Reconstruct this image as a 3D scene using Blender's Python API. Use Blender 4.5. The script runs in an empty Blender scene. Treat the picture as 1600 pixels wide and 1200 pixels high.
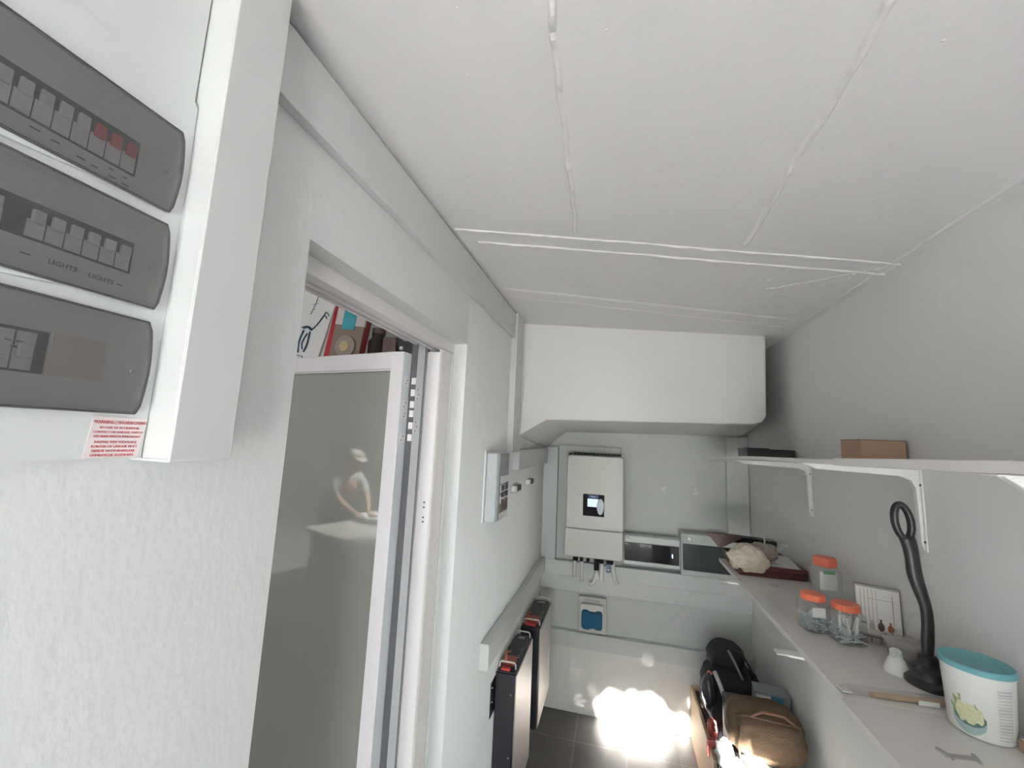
import bpy, bmesh, math, random
from mathutils import Vector, Matrix, noise
random.seed(7)
C = bpy.context.scene.collection
PI = math.pi

# ------------------------------------------------------------------ camera
def make_camera():
    yaw, pitch, roll = [math.radians(a) for a in (14.576, 7.679, 2.602)]
    f = Vector((-math.sin(yaw)*math.cos(pitch), math.cos(yaw)*math.cos(pitch), math.sin(pitch)))
    r = Vector((math.cos(yaw), math.sin(yaw), 0)); u = r.cross(f)
    r2 = r*math.cos(roll)+u*math.sin(roll); u2 = r2.cross(f)
    cd = bpy.data.cameras.new('camera'); cd.sensor_width = 36; cd.lens = 640/1600*36
    cd.clip_start = 0.02
    o = bpy.data.objects.new('camera', cd); C.objects.link(o)
    m = Matrix((r2, u2, -f)).transposed().to_4x4(); m.translation = Vector((0, 0, 1.75))
    o.matrix_world = m
    bpy.context.scene.camera = o
make_camera()
# ------------------------------------------------------------------ light
SC = bpy.context.scene
SC.view_settings.view_transform = 'Standard'; SC.view_settings.look = 'None'
SC.view_settings.gamma = 1; SC.view_settings.use_curve_mapping = False
SC.view_settings.exposure = 0.14
W = bpy.data.worlds.new('sky'); SC.world = W; W.use_nodes = True
W.node_tree.nodes['Background'].inputs[0].default_value = (0.915, 0.94, 1.02, 1)
W.node_tree.nodes['Background'].inputs[1].default_value = 13.0
DX, TZ = 0.03, -0.364
sun = bpy.data.lights.new('sun', 'SUN'); sun.energy = 110; sun.angle = math.radians(0.53); sun.color = (1, .95, .88)
so = bpy.data.objects.new('sun', sun); C.objects.link(so)
so.rotation_euler = Vector((DX, 1, TZ)).to_track_quat('-Z', 'Y').to_euler(); so.location = (0, -8, 6)
def portal(name, loc, sx, sy):
    l = bpy.data.lights.new(name, 'AREA'); l.shape = 'RECTANGLE'; l.size = sx; l.size_y = sy
    l.cycles.is_portal = True
    o = bpy.data.objects.new(name, l); C.objects.link(o); o.location = loc
    o.rotation_euler = Vector((0, 1, 0)).to_track_quat('-Z', 'Z').to_euler()
portal('doorway_daylight', (0.05, -1.46, 1.05), 1.0, 2.1)
portal('added_window_portal', (-1.85, -2.36, 1.6), 1.1, 0.8)  # portal for a kitchen opening added to light the door pane
# added spot brightening the mirrored person; its made-up fixture comes further down
sp = bpy.data.lights.new('added_kitchen_spot', 'SPOT'); sp.energy = 300; sp.spot_size = math.radians(62); sp.spot_blend = .5; sp.shadow_soft_size = .03
spo = bpy.data.objects.new('added_kitchen_spot', sp); C.objects.link(spo); spo.location = (-3.15, -1.35, 2.58)
spo.rotation_euler = (Vector((-3.55, -0.95, 0.9))-Vector((-3.15, -1.35, 2.58))).to_track_quat('-Z', 'Y').to_euler()

# ------------------------------------------------------------------ materials
MC = {}
def mat(name, col, rough=.5, metal=0, spec=.5, bump=0, bscale=60, var=0, vscale=8, bdet=4, emit=0, stretch=None, ior=None):
    if name in MC: return MC[name]
    m = bpy.data.materials.new(name); m.use_nodes = True; nt = m.node_tree
    b = nt.nodes['Principled BSDF']
    b.inputs['Base Color'].default_value = (*col, 1); b.inputs['Roughness'].default_value = rough
    b.inputs['Metallic'].default_value = metal; b.inputs['Specular IOR Level'].default_value = spec
    if ior: b.inputs['IOR'].default_value = ior
    if emit:
        b.inputs['Emission Color'].default_value = (*col, 1); b.inputs['Emission Strength'].default_value = emit
    tc = nt.nodes.new('ShaderNodeTexCoord'); mp = nt.nodes.new('ShaderNodeMapping')
    nt.links.new(tc.outputs['Object'], mp.inputs[0])
    if stretch: mp.inputs['Scale'].default_value = stretch
    n2 = nt.nodes.new('ShaderNodeTexNoise'); n2.inputs['Scale'].default_value = vscale; n2.inputs['Detail'].default_value = 3
    nt.links.new(mp.outputs[0], n2.inputs['Vector'])
    mx = nt.nodes.new('ShaderNodeMix'); mx.data_type = 'RGBA'
    v = var if var else .03
    mx.inputs[6].default_value = (*[c*(1-v) for c in col], 1); mx.inputs[7].default_value = (*[min(1, c*(1+v)) for c in col], 1)
    nt.links.new(n2.outputs['Fac'], mx.inputs[0]); nt.links.new(mx.outputs[2], b.inputs['Base Color'])
    if bump:
        n = nt.nodes.new('ShaderNodeTexNoise'); n.inputs['Scale'].default_value = bscale; n.inputs['Detail'].default_value = bdet
        nt.links.new(mp.outputs[0], n.inputs['Vector'])
        bp = nt.nodes.new('ShaderNodeBump'); bp.inputs['Strength'].default_value = bump; bp.inputs['Distance'].default_value = .01
        nt.links.new(n.outputs['Fac'], bp.inputs['Height']); nt.links.new(bp.outputs[0], b.inputs['Normal'])
    MC[name] = m
    return m
def clear(name, col, dens=.85, haze=.0, hazecol=(.8, .8, .8), rough=.03):
    """clear or tinted thin plastic: see-through, glossy, a little hazy"""
    if name in MC: return MC[name]
    m = bpy.data.materials.new(name); m.use_nodes = True; nt = m.node_tree; nt.nodes.clear()
    out = nt.nodes.new('ShaderNodeOutputMaterial')
    tr = nt.nodes.new('ShaderNodeBsdfTransparent'); tr.inputs[0].default_value = (*col, 1)
    gl = nt.nodes.new('ShaderNodeBsdfGlossy'); gl.inputs['Roughness'].default_value = rough
    df = nt.nodes.new('ShaderNodeBsdfDiffuse'); df.inputs[0].default_value = (*hazecol, 1)
    lw_ = nt.nodes.new('ShaderNodeLayerWeight'); pw_ = nt.nodes.new('ShaderNodeMath'); pw_.operation = 'POWER'; pw_.inputs[1].default_value = 4
    fr = nt.nodes.new('ShaderNodeMath'); fr.operation = 'MULTIPLY_ADD'; fr.inputs[1].default_value = .7; fr.inputs[2].default_value = .04
    nt.links.new(lw_.outputs['Facing'], pw_.inputs[0]); nt.links.new(pw_.outputs[0], fr.inputs[0])
    a = nt.nodes.new('ShaderNodeMixShader'); a.inputs[0].default_value = haze
    b = nt.nodes.new('ShaderNodeMixShader')
    nt.links.new(tr.outputs[0], a.inputs[1]); nt.links.new(df.outputs[0], a.inputs[2])
    nt.links.new(fr.outputs[0], b.inputs[0]); nt.links.new(a.outputs[0], b.inputs[1]); nt.links.new(gl.outputs[0], b.inputs[2])
    nt.links.new(b.outputs[0], out.inputs[0])
    MC[name] = m
    return m
WALL = mat('pale_grey_green_wall_paint', (.715, .73, .715), .55, bump=.11, bscale=80, var=.02, vscale=3, stretch=(1, 1, .55), bdet=6)
WALLR = mat('wall_paint_brightened', (.80, .79, .785), .55, bump=.08, bscale=80, var=.02, vscale=3, stretch=(1, 1, .55), bdet=6)  # same wall paint, colour lightened where too little light reaches
CEIL = mat('warm_white_ceiling_paint', (.84, .82, .815), .6, bump=.3, bscale=14, var=.02, vscale=3, bdet=8)
BULK = mat('white_bulkhead_paint', (.84, .82, .81), .6, bump=.2, bscale=12, var=.02, bdet=5)
TRUNK = mat('painted_trunking', (.62, .635, .625), .38, bump=.06, bscale=30)
TRUNK2 = mat('blue_grey_painted_trunking', (.56, .585, .61), .38, bump=.06, bscale=30)
BACKP = mat('grey_back_wall_paint', (.575, .59, .58), .5, bump=.2, bscale=40, var=.03)
BACKB = mat('pale_back_wall_paint', (.74, .73, .71), .5, bump=.2, bscale=40, var=.03)
ALU = mat('white_powder_coated_aluminium', (.80, .77, .765), .35)
ALUB = mat('aluminium_cool_side_light', (.70, .725, .75), .35)  # ALU with cooler side light put into the colour, for +x faces
RIB = mat('cream_ribbed_plastic', (.72, .69, .66), .3)
WHITEP = mat('white_plastic', (.66, .68, .67), .35)
WHITEM = mat('white_metal_paint', (.85, .85, .83), .3)
SHELF = mat('white_melamine', (.80, .765, .74), .35, var=.02)
BLACK = mat('black_plastic', (.018, .017, .022), .4)
MATTE = mat('matte_black', (.010, .010, .013), .75, spec=.2)
BLACKM = mat('black_powder_coated_steel', (.02, .019, .026), .35)
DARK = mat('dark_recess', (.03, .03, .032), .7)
GREYD = mat('dark_grey_print', (.12, .12, .12), .6)
SILVER = mat('brushed_silver_panel', (.62, .58, .56), .42, metal=.7, bump=.05, bscale=200, stretch=(1, 1, .05))
CHROME = mat('bright_steel', (.8, .8, .8), .2, metal=1)
RED = mat('red_plastic', (.55, .05, .04), .4)
REDPALE = mat('faded_red_plastic', (.62, .16, .14), .5)
ORANGE = mat('orange_plastic_lid', (.80, .19, .10), .4)
REDINK = mat('red_ink', (.55, .10, .11), .6)
CREAM = mat('cream_enamel', (.61, .59, .565), .35)
LABEL = mat('white_paper', (.85, .84, .82), .6)
CARD = mat('brown_cardboard', (.44, .29, .20), .75, var=.06)
CARDD = mat('dark_cardboard_inside', (.16, .09, .06), .8)
BLUE = mat('blue_print', (.06, .20, .34), .5)
TEAL = mat('teal_plastic_lid', (.16, .42, .48), .45, var=.06, vscale=30)
TAN = mat('brown_canvas', (.125, .078, .045), .85, bump=.4, bscale=160, var=.12, vscale=20)
NAVY = mat('black_navy_fabric', (.018, .018, .026), .8, bump=.3, bscale=200)
SACK = mat('grey_white_woven_sack', (.55, .57, .54), .8, bump=.3, bscale=90, var=.06)
CLOTH = mat('cream_cloth', (.74, .64, .53), .9, bump=.3, bscale=150, var=.05)
TAUPE = mat('taupe_cloth', (.38, .32, .27), .9, bump=.3, bscale=150, var=.08)
WOOD = mat('pale_pine', (.62, .44, .28), .6, var=.15, vscale=12, stretch=(8, 1, 8))
WOODD = mat('dark_red_wood', (.12, .035, .035), .4, var=.2, vscale=12, stretch=(1, 8, 8))
BROWN = mat('dark_brown_board', (.16, .10, .085), .6, var=.1)
STEEL = mat('zinc_plated_steel', (.55, .58, .60), .3, metal=1)
GREYBOX = mat('grey_enclosure_plastic', (.52, .55, .53), .4)
CONDUIT = mat('grey_pvc_conduit', (.80, .80, .79), .4)
MUD = mat('rubber_dark', (.02, .018, .02), .35)
SKIN = mat('skin', (.45, .27, .19), .5)
SHIRT = mat('pale_shirt_fabric', (.42, .42, .40), .8)
TROUS = mat('dark_trouser_fabric', (.03, .03, .035), .8)
HAIR = mat('dark_hair', (.02, .015, .01), .6)
CAPM = mat('cap_fabric', (.40, .36, .30), .8)
def floor_mat():
    m = bpy.data.materials.new('dark_grey_floor_tiles'); m.use_nodes = True; nt = m.node_tree; b = nt.nodes['Principled BSDF']
    tc = nt.nodes.new('ShaderNodeTexCoord'); mp = nt.nodes.new('ShaderNodeMapping'); mp.inputs['Location'].default_value = (.225, -2.71, 0)
    br = nt.nodes.new('ShaderNodeTexBrick'); br.offset = 0; br.squash = 1
    for k, v in (('Scale', 1), ('Mortar Size', .0028), ('Mortar Smooth', .1), ('Bias', 0), ('Brick Width', .2965), ('Row Height', .2965)): br.inputs[k].default_value = v
    br.inputs['Color1'].default_value = (.105, .098, .098, 1); br.inputs['Color2'].default_value = (.12, .113, .112, 1); br.inputs['Mortar'].default_value = (.24, .22, .215, 1)
    n = nt.nodes.new('ShaderNodeTexNoise'); n.inputs['Scale'].default_value = 9; n.inputs['Detail'].default_value = 6
    mx = nt.nodes.new('ShaderNodeMix'); mx.data_type = 'RGBA'; mx.blend_type = 'MULTIPLY'; mx.inputs[0].default_value = .5
    nt.links.new(tc.outputs['Object'], mp.inputs[0]); nt.links.new(mp.outputs[0], br.inputs['Vector']); nt.links.new(tc.outputs['Object'], n.inputs['Vector'])
    nt.links.new(br.outputs['Color'], mx.inputs[6]); nt.links.new(n.outputs['Fac'], mx.inputs[7]); nt.links.new(mx.outputs[2], b.inputs['Base Color'])
    b.inputs['Roughness'].default_value = .45
    return m
FLOOR = floor_mat()
def pane_mat():
    m = mat('grey_green_coated_glass', (.30, .305, .27), .035, spec=1.0, ior=1.85)
    return m
PANE = pane_mat()
TINT = clear('smoked_clear_plastic', (.54, .53, .53), haze=.28, hazecol=(.22, .215, .22), rough=.12)
TINTD = clear('dark_smoked_plastic', (.05, .045, .055), haze=.25, hazecol=(.04, .035, .045), rough=.05)
GLASSG = clear('grey_smoked_window', (.35, .40, .40), haze=.25, hazecol=(.12, .14, .14), rough=.06)
CLEAR = clear('clear_plastic', (.97, .97, .97), haze=.05, hazecol=(.8, .8, .8))
MILKY = clear('milky_clear_plastic', (.85, .83, .82), haze=.35, hazecol=(.8, .77, .75))
BLUEC = clear('blue_translucent_plastic', (.05, .25, .45), haze=.55, hazecol=(.03, .18, .34), rough=.08)

# ------------------------------------------------------------------ mesh helpers
class MB:
    def __init__(s): s.v = []; s.f = []; s.mi = []; s.m = 0; s.smooth = False
    def add(s, vs, fs):
        k = len(s.v); s.v += [tuple(p) for p in vs]; s.f += [tuple(i+k for i in f) for f in fs]; s.mi += [s.m]*len(fs); return s
    def box(s, x0, x1, y0, y1, z0, z1, rot=None, piv=None):
        vs = [Vector((x, y, z)) for z in (z0, z1) for x, y in ((x0, y0), (x1, y0), (x1, y1), (x0, y1))]
        if rot is not None:
            c = Vector(piv) if piv else Vector(((x0+x1)/2, (y0+y1)/2, (z0+z1)/2))
            vs = [rot @ (p-c)+c for p in vs]
        return s.add(vs, [(0, 3, 2, 1), (4, 5, 6, 7), (0, 1, 5, 4), (1, 2, 6, 5), (2, 3, 7, 6), (3, 0, 4, 7)])
    def prism(s, pts, axis, a, b):
        """extrude a polygon of 2-tuples along axis (0,1,2) from a to b"""
        def P(u, v, w):
            return {0: (w, u, v), 1: (u, w, v), 2: (u, v, w)}[axis]
        n = len(pts); vs = [P(u, v, a) for u, v in pts]+[P(u, v, b) for u, v in pts]
        fs = [tuple(range(n))[::-1], tuple(range(n, 2*n))]+[(i, (i+1) % n, n+(i+1) % n, n+i) for i in range(n)]
        return s.add(vs, fs)
    def tube(s, path, r, seg=12, cap=True, squash=1, up=None):
        path = [Vector(p) for p in path]; n = len(path); rs = r if isinstance(r, (list, tuple)) else [r]*n
        t0 = (path[1]-path[0]).normalized(); u = Vector(up) if up else (Vector((0, 0, 1)) if abs(t0.z) < .9 else Vector((1, 0, 0)))
        vs = []
        for i, p in enumerate(path):
            t = (path[min(i+1, n-1)]-path[max(i-1, 0)]).normalized()
            a = u.cross(t).normalized(); b = t.cross(a); u = b
            for k in range(seg):
                th = 2*PI*k/seg; vs.append(p+(a*math.cos(th)+b*math.sin(th)*squash)*rs[i])
        fs = [(i*seg+k, i*seg+(k+1) % seg, (i+1)*seg+(k+1) % seg, (i+1)*seg+k) for i in range(n-1) for k in range(seg)]
        if cap: fs += [tuple(range(seg))[::-1], tuple(range((n-1)*seg, n*seg))]
        return s.add(vs, fs)
    def lathe(s, prof, c=(0, 0, 0), seg=32, sx=1, sy=1, power=2, rot=0):
        """prof: (radius, z); power>2 makes a rounded square"""
        vs = []; n = len(prof)
        for r, z in prof:
            for k in range(seg):
                th = 2*PI*k/seg; ct, st = math.cos(th), math.sin(th)
                q = (abs(ct)**power+abs(st)**power)**(-1/power)
                x, y = r*q*ct*sx, r*q*st*sy
                vs.append((c[0]+x*math.cos(rot)-y*math.sin(rot), c[1]+x*math.sin(rot)+y*math.cos(rot), c[2]+z))
        fs = [(i*seg+k, i*seg+(k+1) % seg, (i+1)*seg+(k+1) % seg, (i+1)*seg+k) for i in range(n-1) for k in range(seg)]
        fs += [tuple(range(seg))[::-1], tuple(range((n-1)*seg, n*seg))]
        return s.add(vs, fs)
    def blob(s, c, rx, ry, rz, e=1, amp=0, fr=6, seg=40, rings=24, seed=0, rot=0, flat=None, fold=0):
        vs = []
        def pw(v, e): return math.copysign(abs(v)**e, v)
        for i in range(rings+1):
            ph = -PI/2+PI*i/rings
            for k in range(seg):
                th = 2*PI*k/seg
                d = Vector((pw(math.cos(ph), e)*pw(math.cos(th), e), pw(math.cos(ph), e)*pw(math.sin(th), e), pw(math.sin(ph), e)))
                q = d*fr/3+Vector((seed*7.3, seed*3.1, seed))
                n = noise.noise(q)*1.0+noise.noise(q*2.3)*.5
                if fold: n -= fold*abs(noise.noise(q*1.7+Vector((9, 2, 4))))
                p = Vector((d.x*rx, d.y*ry, d.z*rz))*(1+amp*n)
                if flat is not None and p.z < flat: p.z = flat
                vs.append((c[0]+p.x*math.cos(rot)-p.y*math.sin(rot), c[1]+p.x*math.sin(rot)+p.y*math.cos(rot), c[2]+p.z))
        fs = [(i*seg+k, i*seg+(k+1) % seg, (i+1)*seg+(k+1) % seg, (i+1)*seg+k) for i in range(rings) for k in range(seg)]
        return s.add(vs, fs)
    def build(s, name, m, parent=None, smooth=False, bevel=0, subd=0, segs=2):
        me = bpy.data.meshes.new(name); me.from_pydata([tuple(v) for v in s.v], [], s.f)
        ms = m if isinstance(m, (list, tuple)) else [m]
        for x in ms: me.materials.append(x)
        for p, i in zip(me.polygons, s.mi): p.material_index = min(i, len(ms)-1)
        bm = bmesh.new(); bm.from_mesh(me); bmesh.ops.remove_doubles(bm, verts=bm.verts, dist=1e-6); bmesh.ops.recalc_face_normals(bm, faces=bm.faces); bm.to_mesh(me); bm.free()
        o = bpy.data.objects.new(name, me); C.objects.link(o)
        if parent:
            o.parent = parent; L = parent
            off = Vector((0, 0, 0))
            while L: off += Vector(L.location); L = L.parent
            me.transform(Matrix.Translation(-off))
        if bevel:
            b = o.modifiers.new('bevel', 'BEVEL'); b.width = bevel; b.segments = segs; b.limit_method = 'ANGLE'; b.angle_limit = math.radians(35)
            b.harden_normals = False
        if subd:
            b = o.modifiers.new('subdivision', 'SUBSURF'); b.levels = b.render_levels = subd
        if smooth or bevel:
            for p in me.polygons: p.use_smooth = True
            if not smooth or smooth == 'auto':
                me.update()
                try: me.set_sharp_from_angle(angle=math.radians(40))
                except Exception: pass
        return o
def tag(o, label, cat, group=None, kind=None):
    if label: o['label'] = label
    if cat: o['category'] = cat
    if group: o['group'] = group
    if kind: o['kind'] = kind
    return o
def thing(name, label, cat, loc, group=None):
    o = bpy.data.objects.new(name, None); C.objects.link(o); o.location = loc; o.empty_display_size = .05
    return tag(o, label, cat, group)
def struct(o): o['kind'] = 'structure'; return o
def box(name, m, b, parent=None, bevel=0, **k): return MB().box(*b).build(name, m, parent, bevel=bevel, **k)
def text(name, body, m, mtx, size, parent=None, align='LEFT', ext=.0002, sx=1):
    cu = bpy.data.curves.new(name, 'FONT'); cu.body = body; cu.size = size; cu.extrude = ext; cu.align_x = align; cu.resolution_u = 2
    o = bpy.data.objects.new(name, cu); C.objects.link(o)
    bpy.context.view_layer.update()
    me = bpy.data.meshes.new_from_object(o.evaluated_get(bpy.context.evaluated_depsgraph_get()))
    bpy.data.objects.remove(o)
    me.transform(mtx @ Matrix.Diagonal((sx, 1, 1, 1))); me.materials.clear(); me.materials.append(m)
    r = bpy.data.objects.new(name, me); C.objects.link(r)
    if parent:
        r.parent = parent; off = Vector((0, 0, 0)); L = parent
        while L: off += Vector(L.location); L = L.parent
        me.transform(Matrix.Translation(-off))
    return r
def face_x(x, y, z):      # lettering that faces +x, reads towards +y
    return Matrix(((0, 0, 1, x), (1, 0, 0, y), (0, 1, 0, z), (0, 0, 0, 1)))
def face_ny(x, y, z):     # lettering that faces -y, reads towards +x
    return Matrix(((1, 0, 0, x), (0, 0, -1, y), (0, 1, 0, z), (0, 0, 0, 1)))
def RZ(a): return Matrix.Rotation(math.radians(a), 3, 'Z')
def RX(a): return Matrix.Rotation(math.radians(a), 3, 'X')
def RY(a): return Matrix.Rotation(math.radians(a), 3, 'Y')

# ------------------------------------------------------------------ room shell
YN = -1.3; XR = .81; XL = -.5; YB = 2.97
def ceil_z(x): return 2.365-(x-XL)/(XR-XL)*.047
struct(box('floor', FLOOR, (-5.1, 1.1, -2.5, 3.2, -.06, 0)))
# ceiling: gently falling to the right, with plastered board joints standing slightly proud
cb = MB()
cb.add([(XL, YN-.15, ceil_z(XL)), (XR+.1, YN-.15, ceil_z(XR+.1)), (XR+.1, YB+.1, ceil_z(XR+.1)), (XL, YB+.1, ceil_z(XL)),
        (XL, YN-.15, 2.5), (XR+.1, YN-.15, 2.5), (XR+.1, YB+.1, 2.5), (XL, YB+.1, 2.5)],
       [(0, 3, 2, 1), (4, 5, 6, 7), (0, 1, 5, 4), (1, 2, 6, 5), (2, 3, 7, 6), (3, 0, 4, 7)])
def ridge(p, q, w, h, rough=.4, n=80, gaps=0):
    p = Vector((p[0], p[1])); q = Vector((q[0], q[1])); d = (q-p).normalized(); nn = Vector((-d.y, d.x)); prev = None
    for i in range(n+1):
        t = i/n; c = p+(q-p)*t+nn*noise.noise(Vector((t*9, p.x, p.y)))*.006
        k = .35+.65*abs(noise.noise(Vector((t*n*.35, p.y*5, 1.7))))*2
        if gaps and noise.noise(Vector((t*7, p.x*3, 5))) < -gaps: k *= .15
        a = c+nn*w/2; b = c-nn*w/2; hh = h*((1-rough)+rough*k)
        zc = ceil_z(c.x)
        cur = [(a.x, a.y, ceil_z(a.x)+.0005), (c.x+nn.x*w*.2, c.y+nn.y*w*.2, zc-hh), (c.x-nn.x*w*.2, c.y-nn.y*w*.2, zc-hh*.8), (b.x, b.y, ceil_z(b.x)+.0005)]
        if prev: cb.add(prev+cur, [(0, 1, 5, 4), (1, 2, 6, 5), (2, 3, 7, 6)])
        prev = cur
ridge((-.475, 1.065), (.81, 1.40), .009, .0055, .8)
ridge((-.43, 1.15), (.81, 1.475), .009, .006, .8)
ridge((-.47, 1.55), (.75, 1.98), .03, .005, .4)
ridge((-.47, 1.64), (.75, 2.09), .012, .003, .6)
ridge((-.09, .35), (-.122, 1.12), .014, .0065, 1)
ridge((.335, .35), (.354, 1.24), .018, .006, 1)
ridge((.52, 1.6), (.80, 1.42), .02, .003, 1)
ridge((.79, .9), (.79, 2.3), .02, .003, 1)
for i in range(60):
    x, y = random.uniform(-.4, .75), random.uniform(.2, 1.7); r = random.uniform(.002, .006)
    z = ceil_z(x)
    cb.add([(x-r, y, z+.0004), (x, y-r*.7, z+.0004), (x+r, y, z+.0004), (x, y+r*.7, z+.0004), (x, y, z-.0016)], [(0, 1, 4), (1, 2, 4), (2, 3, 4), (3, 0, 4)])
struct(cb.build('ceiling', CEIL))
# walls
def panel(axis, a, b, outer, hole, n=1):
    """a wall slab with one rectangular hole; outer/hole = (u0,u1,z0,z1); front and back faces plus reveals"""
    m = MB(); u0, u1, z0, z1 = outer; h0, h1, k0, k1 = hole
    def P(u, z, w): return (w, u, z) if axis == 0 else (u, w, z)
    for w in (a, b):
        for q in ((u0, h0, z0, z1), (h1, u1, z0, z1), (h0, h1, k1, z1)) + (((h0, h1, z0, k0),) if k0 > z0 else ()):
            if q[1]-q[0] < 1e-5: continue
            m.add([P(q[0], q[2], w), P(q[1], q[2], w), P(q[1], q[3], w), P(q[0], q[3], w)], [(0, 1, 2, 3)])
    es = [((h0, k0), (h0, k1)), ((h1, k0), (h1, k1)), ((h0, k1), (h1, k1)), ((u0, z1), (u1, z1)), ((u0, z0), (u0, z1)), ((u1, z0), (u1, z1))]
    if k0 > z0: es.append(((h0, k0), (h1, k0)))
    for p, q in es:
        m.add([P(p[0], p[1], a), P(q[0], q[1], a), P(q[0], q[1], b), P(p[0], p[1], b)], [(0, 1, 2, 3)])
    return m
# left wall with a rounded plaster reveal at the door opening
lw = MB(); d0, d1, dz = .54, 1.29, 2.066
lw.box(-.62, XL, YN-.15, d0, 0, 2.5); lw.box(-.65, XL, d1, YB+.1, 0, 2.5); lw.box(-.65, XL, d0, d1, dz, 2.5)
lwbm = panel(0, -.625, XL, (YN-.15, YB+.1, 0, 2.5), (d0, d1, 0, dz))
struct(lwbm.build('wall_left', WALL, bevel=.008, segs=3))
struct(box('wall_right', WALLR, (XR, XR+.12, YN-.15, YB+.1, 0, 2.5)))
wb = MB(); wb.box(-.65, XR+.1, YB, YB+.1, .5, 2.5); wb.m = 1; wb.box(-.65, XR+.1, YB, YB+.1, 0, .5)
struct(wb.build('wall_back', [BACKP, BACKB]))
struct(panel(1, YN-.15, YN, (-.65, XR+.12, 0, 2.5), (-.45, .55, 0, 2.1)).build('wall_near', WALL))
# boxed-in bulkhead at the far end, bottom chamfered down to the left wall
bh = MB()
fr = [(-.5, 2.07, 1.765), (-.352, 2.09, 1.858), (.655, 2.26, 1.875), (.69, 2.262, 1.885), (.712, 2.265, 1.92), (.722, 2.265, 2.33), (-.5, 2.07, 2.37)]
bk = [(-.5, YB+.02, 1.70), (-.352, YB+.02, 1.82), (.76, YB+.02, 1.832), (.80, YB+.02, 1.84), (.812, YB+.02, 1.87), (.812, YB+.02, 2.33), (-.5, YB+.02, 2.37)]
n = len(fr)
bh.add(fr+bk, [tuple(range(n)), tuple(range(n, 2*n))[::-1]]+[(i, (i+1) % n, n+(i+1) % n, n+i) for i in range(n)])
struct(bh.build('wall_bulkhead', BULK, bevel=.007, segs=3))

# ------------------------------------------------------------------ kitchen next door and outside
KZ = 2.75
struct(box('wall_kitchen_left', WALL, (-5.1, -5.0, -2.5, 2.3, 0, KZ)))
struct(box('wall_kitchen_far', WALL, (-5.1, -.66, 2.15, 2.25, 0, KZ)))
struct(box('wall_kitchen_upper', WALL, (-.66, -.5, -2.5, 2.25, 2.5, KZ)))
struct(box('ceiling_kitchen', CEIL, (-5.1, -.5, -2.5, 2.25, KZ, KZ+.08)))
struct(panel(1, -2.35, -2.25, (-5.1, -.5, 0, KZ), (-2.4, -1.3, 1.2, 2.0)).build('wall_kitchen_near', WALL))  # window opening added for light on the door pane, never in view
struct(box('wall_kitchen_side', WALL, (-.65, -.5, -2.35, YN-.14, 0, 2.5)))
struct(box('patio_ground', mat('pale_concrete', (.47, .465, .455), .8, bump=.3, bscale=20, var=.08), (-12, 12, -14, -1.45, -.12, -.02)))
def sun_gobo_tree():  # unseen tree added to block the sun; leaf gaps follow the patch outline
    t = thing('sun_gobo_tree', 'added tree outside the doorway with gaps cut to shape the sun patch', 'tree', (.2, -5, 0))
    s = -DX
    holes = []
    main = [(-.09, .074), (-.073, .114), (-.002, .148), (.091, .149), (.224, .174), (.281, .149), (.338, .095), (.327, .058), (.32, -.02), (.30, -.06), (.278, -.07), (.266, -.085), (.221, -.095), (.146, -.075), (.105, -.1), (.079, -.12), (.05, -.115), (.067, -.06), (-.029, -.08), (-.055, -.075), (-.07, -.01)]
    small = [(.36, .06), (.39, .095), (.43, .095), (.45, .04), (.445, 0), (.40, .025)]
    sack = [(.449, .50), (.60, .53), (.62, .40), (.63, .32), (.50, .30)]
    def m(p, y): return (p[0]+s*(y+5), p[1]-TZ*(y+5))
    holes = [[m(p, YB) for p in main], [m(p, YB) for p in small], [m(p, 2.12) for p in sack]]
    def inside(x, z, g=.016):
        for H in holes:
            c = False; k = len(H)
            for i in range(k):
                (x1, z1), (x2, z2) = H[i], H[(i+1) % k]
                if (z1 > z) != (z2 > z) and x < (x2-x1)*(z-z1)/(z2-z1)+x1: c = not c
                dx, dz = x2-x1, z2-z1; tt = max(0, min(1, ((x-x1)*dx+(z-z1)*dz)/(dx*dx+dz*dz)))
                if math.hypot(x-x1-dx*tt, z-z1-dz*tt) < g: return True
            if c: return True
        return False
    b = MB(); st = .055
    for L in range(3):
        nx = int(2.6/st); nz = int(3.0/st)
        for i in range(nx):
            for k in range(nz):
                x = -1.2+i*st+random.uniform(-.01, .01)+.018*L; z = 1.0+k*st+random.uniform(-.01, .01)+.018*L
                y = -5+random.uniform(-.02, .02)
                if inside(x, z): continue
                r = random.uniform(.04, .05); a = random.uniform(0, PI); cx, sx_ = math.cos(a)*r, math.sin(a)*r; ty = random.uniform(-.012, .012)
                b.add([(x+cx, y+ty, z+sx_), (x-sx_*.75, y-ty, z+cx*.75), (x-cx, y-ty, z-sx_), (x+sx_*.75, y+ty, z-cx*.75)], [(0, 1, 2, 3)])
    b.build('leaf_screen', mat('leaf_green', (.06, .12, .03), .6), t)
    MB().tube([(.2, -5.15, -.02), (.25, -5.15, 1.2), (.15, -5.12, 2.4)], [.12, .09, .05]).build('trunk', mat('bark', (.12, .08, .05), .9), t, smooth=True)
sun_gobo_tree()

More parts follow.
